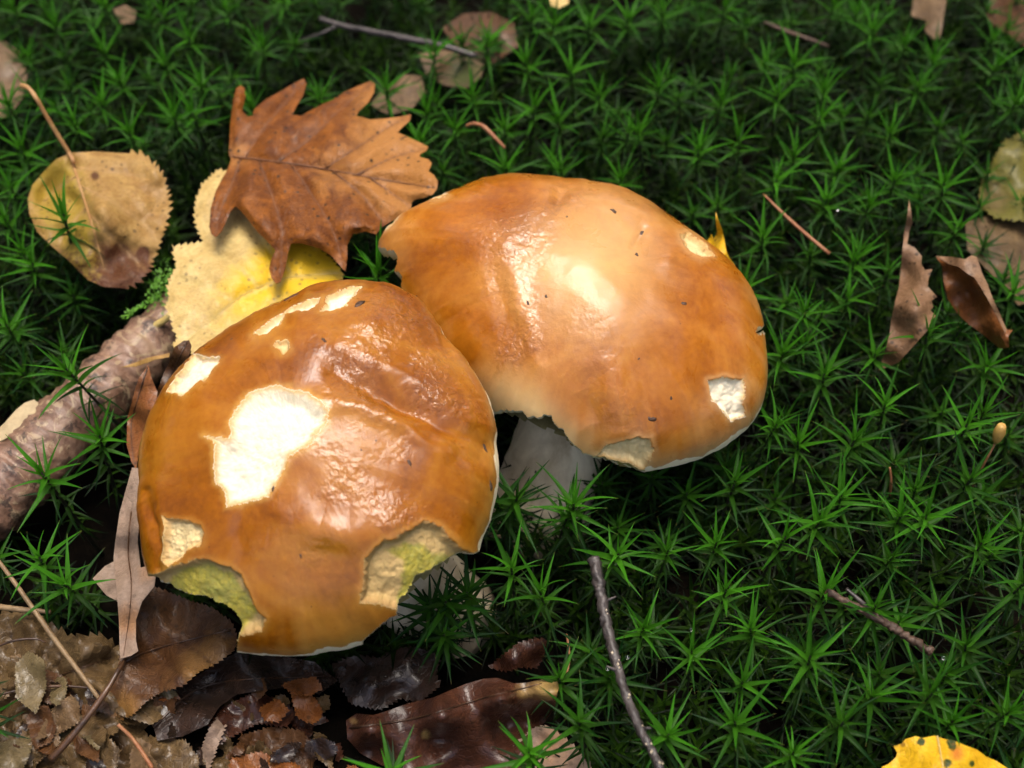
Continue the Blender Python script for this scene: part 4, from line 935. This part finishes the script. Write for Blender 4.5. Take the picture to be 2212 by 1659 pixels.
# bud
def blob(name, label, cat, px, py, z, size, mat, seed, stretch=(1, 1, 1), group=None, sub=2):
    bm = bmesh.new(); bmesh.ops.create_icosphere(bm, subdivisions=sub, radius=1.0)
    rs = random.Random(seed); o3 = [rs.uniform(0, 50) for _ in range(2)]
    V = np.array([v.co[:] for v in bm.verts]); F = [[v.index for v in f.verts] for f in bm.faces]; bm.free()
    k = 1 + 0.28 * fbm(V[:, 0] * 1.7 + o3[0], V[:, 1] * 1.7 + V[:, 2] * 1.3 + o3[1], 2)
    V = V * k[:, None] * np.array(stretch) * size
    a = rs.uniform(0, 3.1); ca, sa = math.cos(a), math.sin(a)
    V[:, :2] = V[:, :2] @ np.array([[ca, sa], [-sa, ca]])
    c = at(px, py, z)
    return tag(obj(name, mesh(name, V, F, M[mat]), None, c), label, cat, group)
bc = at(2159, 940, 4.3)
bm_pts = [bc + np.array([0, 0, -0.35]), bc + np.array([0, 0.02, -0.2]), bc + np.array([0, 0.05, 0.05]), bc + np.array([0.0, 0.09, 0.25]), bc + np.array([0.0, 0.10, 0.30])]
tv, tf = tube(bm_pts, [0.05, 0.12, 0.16, 0.12, 0.09], 12, 0.04)
br_ = thing('bud', 'small ochre urn-shaped bud on a thin stalk in the moss', 'bud', bc + np.array([0, 0, -1.6]))
obj('bud_cup', mesh('bud_cup', tv, tf, M['seed'], None, True, bc + np.array([0, 0, -1.6])), br_)
tv, tf = tube([bc + np.array([0.05, 0, -3.9]), bc + np.array([0, 0, -1.6]), bc + np.array([0, 0, -0.3])], [0.03, 0.03], 6)
obj('bud_stalk', mesh('bud_stalk', tv, tf, M['rust_stalk'], None, True, bc + np.array([0, 0, -1.6])), br_)

# ------------------------------------------------------------------ haircap moss
def leaf_blade(length, width, curve, nseg=6):
    """one moss leaf along +X, hollow on top, curving by `curve` radians over its length"""
    V, A, F = [], [], []
    x = z = 0.0; a = 0.0
    for i in range(nseg + 1):
        t = i / nseg
        wv = width * (min(1.0, 0.75 + 1.4 * t) if t < 0.25 else (1.1 * (1 - t) ** 0.8)) * 0.5
        wv = max(wv, 0.004)
        nx, nz = -math.sin(a), math.cos(a)
        k = 0.55 * wv
        V += [(x + nx * k, wv, z + nz * k), (x, 0, z), (x + nx * k, -wv, z + nz * k)]
        A += [t, t, t]
        x += math.cos(a) * length / nseg; z += math.sin(a) * length / nseg
        a += curve / nseg
    for i in range(nseg):
        for k in range(2):
            F.append((i * 3 + k + 1, i * 3 + k, i * 3 + 3 + k, i * 3 + 4 + k))
    return np.array(V), np.array(A), F
rnd = random.Random(11)
leaf_var = []
for k in range(8):
    leaf_var.append(leaf_blade(1.0, rnd.uniform(0.09, 0.128), (-0.25, -0.55, -0.1, 0.25, -0.9, -0.35, -0.15, -0.6)[k]))

def rot_leaf(V, L, az, el, roll=0.0):
    R_ = Matrix.Rotation(az, 3, 'Z') @ Matrix.Rotation(-el, 3, 'Y') @ Matrix.Rotation(roll, 3, 'X')
    return (np.array(R_) @ (V * L).T).T, R_

PROTO = []
def make_shoot_proto(seed):
    r = random.Random(seed)
    hgt = 4.0
    lean = np.array([r.uniform(-0.35, 0.35), r.uniform(-0.35, 0.35), 0])
    ax = lambda t: np.array([0, 0, hgt * t]) + lean * t * t
    sv, sf = tube([ax(t) for t in np.linspace(0, 1, 10)], [0.075, 0.065, 0.05, 0.03], 6)
    sme = mesh('stem', sv, sf, M['moss_stem'])
    tops = []
    az = r.uniform(0, 6.28); n = r.randint(14, 18)
    for k in range(n):
        f = k / (n - 1)
        el = math.radians(82 - 80 * f ** 0.85 + r.uniform(-16, 16))
        ht = 1.0 - 0.155 * f ** 1.2
        L = (0.62 + 0.72 * min(1, f * 2.6)) * r.uniform(0.74, 1.2) * (1.0 if f < 0.9 else 0.95)
        tops.append((r.randrange(8), L, az, el, r.uniform(-0.4, 0.4), ht, f))
        az += 2.39996 + r.uniform(-0.25, 0.25)
    # old whorls further down
    LVs, LAs, LGs, LFs = [], [], [], []
    nl = r.randint(18, 24); off = 0
    for k in range(nl):
        f = k / (nl - 1)
        el = math.radians(-2 - 26 * f + r.uniform(-16, 16))
        ht = 0.845 - 0.5 * f
        vv, aa, ff = leaf_var[r.randrange(8)]
        q, _ = rot_leaf(vv, r.uniform(0.9, 1.25) * (1 - 0.3 * f), az, el, r.uniform(-0.5, 0.5))
        LVs.append(q + ax(ht)); LAs.append(aa); LGs.append(np.full(len(aa), 0.1 + 0.9 * f)); LFs += [tuple(i + off for i in g_) for g_ in ff]; off += len(vv)
        az += 2.39996 + r.uniform(-0.3, 0.3)
    lme = mesh('old_leaves', np.vstack(LVs), LFs, M['moss_low'], {'along': np.concatenate(LAs), 'age': np.concatenate(LGs)})
    return dict(stem=sme, tops=tops, low=lme, ax=ax, h=hgt)
LEAF_ME = []
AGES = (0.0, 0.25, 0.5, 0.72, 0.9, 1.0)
for g_ in range(6):              # six ages of leaf colour x 8 shapes, mesh data shared by all shoots
    row = []
    for (vv, aa, ff) in leaf_var:
        row.append(mesh('leaf', vv, ff, M['moss'], {'along': aa, 'age': np.full(len(aa), AGES[g_])}))
    LEAF_ME.append(row)
PROTO = [make_shoot_proto(100 + k) for k in range(9)]

def place_shoot(base, apex, pk, spin, label, group, scale=1.0, old=0):
    """shoot standing on `base`, its tip at `apex` (cm)"""
    p = PROTO[pk]
    v = np.asarray(apex) - np.asarray(base)
    Ht = np.linalg.norm(v)
    root = thing('moss_shoot', label, 'moss', base, group)
    q = Vector(v).to_track_quat('Z', 'Y') @ Matrix.Rotation(spin, 3, 'Z').to_quaternion()
    root.rotation_mode = 'QUATERNION'; root.rotation_quaternion = q
    k = Ht / p['h']
    root.scale = (scale, scale, k)
    kz = scale / k
    o = bpy.data.objects.new('stem', p['stem']); o.parent = root; COL.objects.link(o)
    o = bpy.data.objects.new('old_leaves', p['low']); o.parent = root; o['kind'] = 'stuff'; COL.objects.link(o)
    for (vi, L, az, el, roll, ht, f) in p['tops']:
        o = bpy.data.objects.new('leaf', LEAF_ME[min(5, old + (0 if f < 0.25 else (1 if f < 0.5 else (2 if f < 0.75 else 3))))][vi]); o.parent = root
        R_ = (Matrix.Rotation(az, 3, 'Z') @ Matrix.Rotation(-el, 3, 'Y') @ Matrix.Rotation(roll, 3, 'X')).to_4x4()
        o.matrix_local = Matrix.Translation(Vector(p['ax'](ht)) * S) @ R_ @ Matrix.Scale(L, 4)
        COL.objects.link(o)
    return root

hand = []
hand += cr(0,0,[(160,340),(390,150),(690,290),(1080,90),(1215,210),(1270,500),(820,520),(1030,390),(520,790),(825,880),(690,640),(1270,760),(20,650),(150,960),(1500,60),(700,20),(1860,20),(1080,740),(40,1260),(120,1640),(60,1440),(240,640),(60,30),(1640,640),(2060,650),(1700,250)])
hand += cr(0,1,[(580,350),(945,290),(1200,90),(1370,160),(1640,150),(1870,130),(2110,40),(340,570),(890,600),(1205,400),(1560,440),(1690,580),(2040,560),(570,690),(1195,700),(770,830),(1075,840),(490,880),(1450,760),(1840,850),(1960,850),(1050,1040),(1450,1100),(1810,1170)])
hand += cr(0,2,[(280,80),(950,30),(1110,80),(1430,250),(1660,390),(1990,420),(1980,240),(220,640),(640,570),(800,400),(910,550),(1570,560),(2170,600),(380,920),(100,1000),(750,950),(910,790),(1390,820),(620,1210),(980,1090),(1320,1150),(1220,1290),(1740,1200),(940,1310),(560,1480),(1160,1600),(1740,1420),(1230,200),(560,380)])
hand += cr(1,0,[(140,60),(30,390)])
hand += cr(1,2,[(1130,40),(450,200),(770,360),(1130,290),(780,520),(950,740),(1240,600),(1640,480),(2000,680),(580,1030),(1370,920),(800,1200),(1060,1200),(1820,1140),(2000,1010),(340,1510),(1090,1520),(1840,1390),(1560,1470),(1350,1650),(2180,180),(620,620)])
hand += cr(2,1,[(1110,280),(1440,0),(1700,230),(2090,270),(1340,490),(1940,800),(1590,1310),(2070,1400)])
hand += cr(2,2,[(175,170),(600,150),(870,470),(860,50),(1310,310),(1570,90),(1990,210),(1260,650),(230,560),(510,740),(60,960),(850,1010),(1250,1130),(460,1150),(400,1390),(1020,1310),(1580,1130),(1920,870),(2070,1270),(2150,480),(700,1600),(1700,1350)])
special = [
 (cr(0,0,[(365,1370)])[0], 5.4, (-0.2, 0.0), 'moss shoot standing up through the tan birch leaf'),
 (cr(1,0,[(425,770)])[0], 5.0, (1.4, 0.4), 'tall moss shoot leaning over the fallen branch'),
 (cr(1,0,[(615,1210)])[0], 4.2, (-0.3, 0.3), 'moss shoot between the fallen branch and the orange-brown lobe'),
 (cr(1,0,[(310,1450)])[0], 4.2, (0.2, 0.3), 'moss shoot rising in front of the fallen branch'),
 (cr(2,0,[(220,390)])[0], 3.7, (0.2, 0.3), 'smaller moss shoot at the edge of the rotting leaves'),
 (cr(2,0,[(470,415)])[0], 4.1, (0.2, 0.3), 'bright star of moss beside the long grey-pink leaf'),
 (cr(1,1,[(180,70)])[0], 5.0, (0.1, 0.3), 'moss shoot in the gap between oak leaf and tawny cap'),
 (cr(1,1,[(1480,1570)])[0], 4.3, (0.2, 0.2), 'lit moss shoot in front of the tawny mushroom\'s stem'),
 (cr(1,1,[(1060,1540)])[0], 3.9, (-0.1, 0.3), 'shaded moss shoot between the two mushrooms'),
 ((935,1292), 3.3, (0.1, 0.2), 'dark moss shoot against the chestnut mushroom\'s stem'),
 ((1012,1262), 3.5, (0.1, 0.2), 'dark moss shoot to the side of the chestnut mushroom\'s stem'),
 ((960,1350), 2.9, (0.1, 0.2), 'low dark moss shoot at the foot of the chestnut mushroom\'s stem'),
 ((1100,1085), 3.3, (0.1, 0.2), 'low moss shoot at the foot of the tawny mushroom\'s stem'),
 (cr(2,1,[(590,640)])[0], 3.6, (0.1, 0.2), 'shaded moss shoot beneath the right bite of the chestnut cap'),
 (cr(2,1,[(350,1640)])[0], 3.6, (0.1, 0.2), 'moss shoot sprouting before the long curled leaf'),
 (cr(2,1,[(1260,1630)])[0], 3.4, (0.1, 0.2), 'moss shoot sprouting over the speckled pinkish leaf'),
]
rnd = random.Random(21)
GRP = 'haircap moss shoots of the moss carpet'
LAB = 'green star-shaped haircap moss shoot in the dense moss carpet'
placed = []
cnt = 0
def grd(b): return float(ground_h(np.array([b[0]]), np.array([b[1]]))[0])
for (p, z, off, lab) in special:
    ap = at(p[0], p[1], z); b = ap + np.array([off[0], off[1], 0]); b[2] = grd(b) - 0.05
    place_shoot(b, ap, cnt % 9, rnd.uniform(0, 6.28), lab, None, 0.95, 3 if ('dark' in lab or 'shade' in lab or 'foot' in lab) else 0); placed.append(ap); cnt += 1  # shoots in shade get it painted in as darker leaf colours
for p in hand:
    z = 4.05 + rnd.uniform(-0.6, 0.5)
    ap = at(p[0], p[1], z); b = ap + np.array([rnd.uniform(-0.4, 0.4), rnd.uniform(-0.2, 0.5), 0]); b[2] = grd(b) - 0.05
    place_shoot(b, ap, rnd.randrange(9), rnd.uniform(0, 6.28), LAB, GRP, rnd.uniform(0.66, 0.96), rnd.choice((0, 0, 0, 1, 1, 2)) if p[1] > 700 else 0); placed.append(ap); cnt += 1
# fill between, lower and older
blockers = LEAF_POLYS + [np.array(front_out), np.array(rear_out)]
bare = [np.array([(640,0),(900,0),(960,30),(880,170),(700,180),(640,110)]), np.array([(-60,1290),(330,1230),(640,1420),(1000,1330),(1200,1360),(1280,1700),(-60,1750)]), np.array([(2040,0),(2140,0),(2140,100),(2050,100)]), np.array([(-60,900),(330,620),(420,700),(330,1000),(300,1230),(0,1180)]), np.array([(1080,920),(1300,1010),(1290,1110),(1080,1120)]), np.array([(340,400),(430,400),(430,660),(160,700),(190,620),(320,600)])]
cand = np.array([(rnd.uniform(-20, W + 20), rnd.uniform(-10, H + 20)) for k in range(2500)])
bad = np.zeros(len(cand), bool)
for b in blockers: bad |= sdist(cand, b) > -12
for b in bare: bad |= sdist(cand, b) > 0
fill = 0
for p in cand[~bad]:
    if fill >= 148: break
    ap = at(p[0], p[1], 2.7 + rnd.uniform(-0.5, 0.6))
    if any(np.hypot(*(ap - q)[:2]) < 1.0 for q in placed): continue
    b = ap + np.array([rnd.uniform(-0.3, 0.3), rnd.uniform(-0.2, 0.3), 0]); b[2] = grd(b) - 0.05
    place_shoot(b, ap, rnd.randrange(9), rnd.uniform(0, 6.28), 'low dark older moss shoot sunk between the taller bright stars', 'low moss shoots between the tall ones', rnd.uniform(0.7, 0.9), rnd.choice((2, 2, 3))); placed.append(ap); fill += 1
print('moss shoots', cnt, fill)
# everything beyond: low old growth between the shoots and the carpet outside the picture
BV, BA, BG, BF = [], [], [], []; off = 0
def carpet_shoot(b, hgt, nl, ag):
    global off
    az = rnd.uniform(0, 6.28); ln = (rnd.uniform(-.3, .3), rnd.uniform(-.3, .3))
    for k in range(nl):
        f = k / max(1, nl - 1)
        vv, aa, ff = CV[rnd.randrange(len(CV))]
        q, _ = rot_leaf(vv, rnd.uniform(0.8, 1.2), az, math.radians(72 - 95 * f ** 0.6 + rnd.uniform(-12, 12)), rnd.uniform(-.4, .4))
        t = 1 - 0.55 * f
        BV.append(q + b + np.array([ln[0] * t, ln[1] * t, hgt * t])); BA.append(aa); BG.append(np.full(len(aa), ag + (1 - ag) * f))
        BF.append(np.array(ff) + off); off += len(vv); az += 2.4
CV = [leaf_blade(1.0, 0.12, c, 4) for c in (-0.3, -0.5, 0.1, -0.15)]
for k in range(4000):
    x, y = rnd.uniform(-23, 23), rnd.uniform(-15, 26)
    b = np.array([x, y, 0.0]); b[2] = grd(b)
    P_ = proj(np.array([b + np.array([0, 0, 2.0])]))[0]
    inframe = -40 < P_[0] < W + 40 and -40 < P_[1] < H + 40
    if inframe:
        if any(sdist(np.array([P_]), q)[0] > 0 for q in (bare[1], bare[3])): continue
        carpet_shoot(b, rnd.uniform(0.6, 1.7), 14, 0.75)
def carpet_object(name, mat, label):
    cm = mesh(name, np.vstack(BV), np.vstack(BF), M[mat], {'along': np.concatenate(BA), 'age': np.concatenate(BG)})
    tag(obj(name, cm), label, 'moss', None, 'stuff')
carpet_object('moss_undergrowth', 'moss_low', 'low dark green growth of the moss carpet between the tall shoots')  # dark leaf colour also stands in for shade between the shoots
BV, BA, BG, BF = [], [], [], []; off = 0
for k in range(2600):
    x, y = rnd.uniform(-36, 36), rnd.uniform(-24, 38)
    b = np.array([x, y, 0.0]); b[2] = grd(b)
    P_ = proj(np.array([b + np.array([0, 0, 4.0])]))[0]
    if -110 < P_[0] < W + 110 and -110 < P_[1] < H + 110: continue
    carpet_shoot(b, rnd.uniform(2.6, 4.2), 20, 0.2)
carpet_object('moss_carpet', 'moss', 'moss carpet stretching away beyond the fallen leaves and mushrooms')

# ------------------------------------------------------------------ crumbs on the caps
dg = bpy.context.evaluated_depsgraph_get()
def on_cap(px, py):
    d = fwd + rgt * ((px - W / 2) / FP) - upv * ((py - H / 2) / FP)
    hit, loc, nor, i_, ob, mt = sc.ray_cast(dg, Vector(CAM * S), Vector(d).normalized())
    return np.array(loc) / S, np.array(nor)
def crumb(px, py, size, stretch, ang, label, mat='debris', seed=0, group=None):
    c, nor = on_cap(px, py)
    bm = bmesh.new(); bmesh.ops.create_icosphere(bm, subdivisions=2, radius=1.0)
    V = np.array([v.co[:] for v in bm.verts]); F = [[v.index for v in f.verts] for f in bm.faces]; bm.free()
    k = 1 + 0.4 * fbm(V[:, 0] * 1.9 + seed * 5.3, V[:, 1] * 1.9 + V[:, 2] * 1.5, 2)
    V = V * k[:, None] * np.array([stretch, 1, 0.45]) * size
    t1 = unit(np.cross(nor, [math.sin(ang), -math.cos(ang) * 0.8, 0.3])); t2 = np.cross(nor, t1)
    V = V[:, :1] * t1 + V[:, 1:2] * t2 + V[:, 2:3] * nor
    return tag(obj('crumb', mesh('crumb', V, F, M[mat]), None, c + nor * size * 0.2), label, 'crumb', group)
bpy.context.view_layer.update()
dg = bpy.context.evaluated_depsgraph_get()
crumb(776, 655, 0.09, 1.9, 0.9, 'brown bark crumb beside the upper white streak of the chestnut cap', 'debris', 1)
crumb(632, 640, 0.06, 5.0, 0.5, 'long dark sliver on the far rim of the chestnut cap', 'debris', 2)
crumb(1047, 966, 0.055, 5.2, -0.6, 'tan twig fragment on the right rim of the chestnut cap', 'twig_brown', 3)
crumb(1060, 1048, 0.09, 1.6, 1.4, 'brown crumb low on the right rim of the chestnut cap', 'twig_brown', 4)
crumb(1408, 905, 0.07, 1.7, 0.1, 'black triangular crumb near the lower rim of the tawny cap', 'debris', 5)
crumb(1325, 455, 0.07, 1.9, -0.6, 'dark crumb near the crown ridge of the tawny cap', 'debris', 6)
crumb(1386, 503, 0.06, 1.4, 1.2, 'pinkish crumb by the pit of the tawny cap', 'twig_brown', 7)
crumb(1479, 655, 0.06, 1.3, 0.3, 'reddish crumb on the right slope of the tawny cap', 'debris', 8)
for k, (x, y) in enumerate([(780, 972), (590, 1055), (1376, 550), (500, 732), (1225, 468), (884, 1000), (900, 640), (650, 1200), (1180, 640), (1380, 775), (1450, 860), (700, 735), (890, 690), (1140, 655)]):
    crumb(x, y, 0.022 + 0.012 * (k % 3), 1.4 + 0.5 * (k % 2), k * 1.1, 'tiny dark speck of dirt stuck to a mushroom cap', 'debris', 20 + k, 'dirt specks on the caps')
# water drops caught in the moss and on the oak leaf
def drop(px, py, z, r, label, group=None):
    bm = bmesh.new(); bmesh.ops.create_icosphere(bm, subdivisions=2, radius=r)
    V = np.array([v.co[:] for v in bm.verts]); F = [[v.index for v in f.verts] for f in bm.faces]; bm.free()
    return tag(obj('water_drop', mesh('water_drop', V * np.array([1, 1, 0.8]), F, M['water']), None, at(px, py, z)), label, 'water drop', group)
for x, y in [(1494, 1360), (1356, 1420), (1312, 1445), (1810, 452), (2038, 1422)]:
    drop(x, y, 4.1, 0.045, 'tiny clear water drop caught in the moss', 'water drops in the moss')
for x, y in [(608, 287), (560, 225), (647, 192), (880, 399), (628, 205), (545, 390), (590, 410), (750, 330), (620, 310), (655, 182), (690, 345), (540, 305), (585, 470), (640, 560), (720, 450), (800, 410)]:
    c, nor = on_cap(x, y)
    bm = bmesh.new(); bmesh.ops.create_icosphere(bm, subdivisions=2, radius=0.028)
    V = np.array([v.co[:] for v in bm.verts]); F = [[v.index for v in f.verts] for f in bm.faces]; bm.free()
    tag(obj('water_drop', mesh('water_drop', V, F, M['water']), None, c + nor * 0.015), 'tiny water bead on the wet oak leaf', 'water drop', 'water beads on the oak leaf')
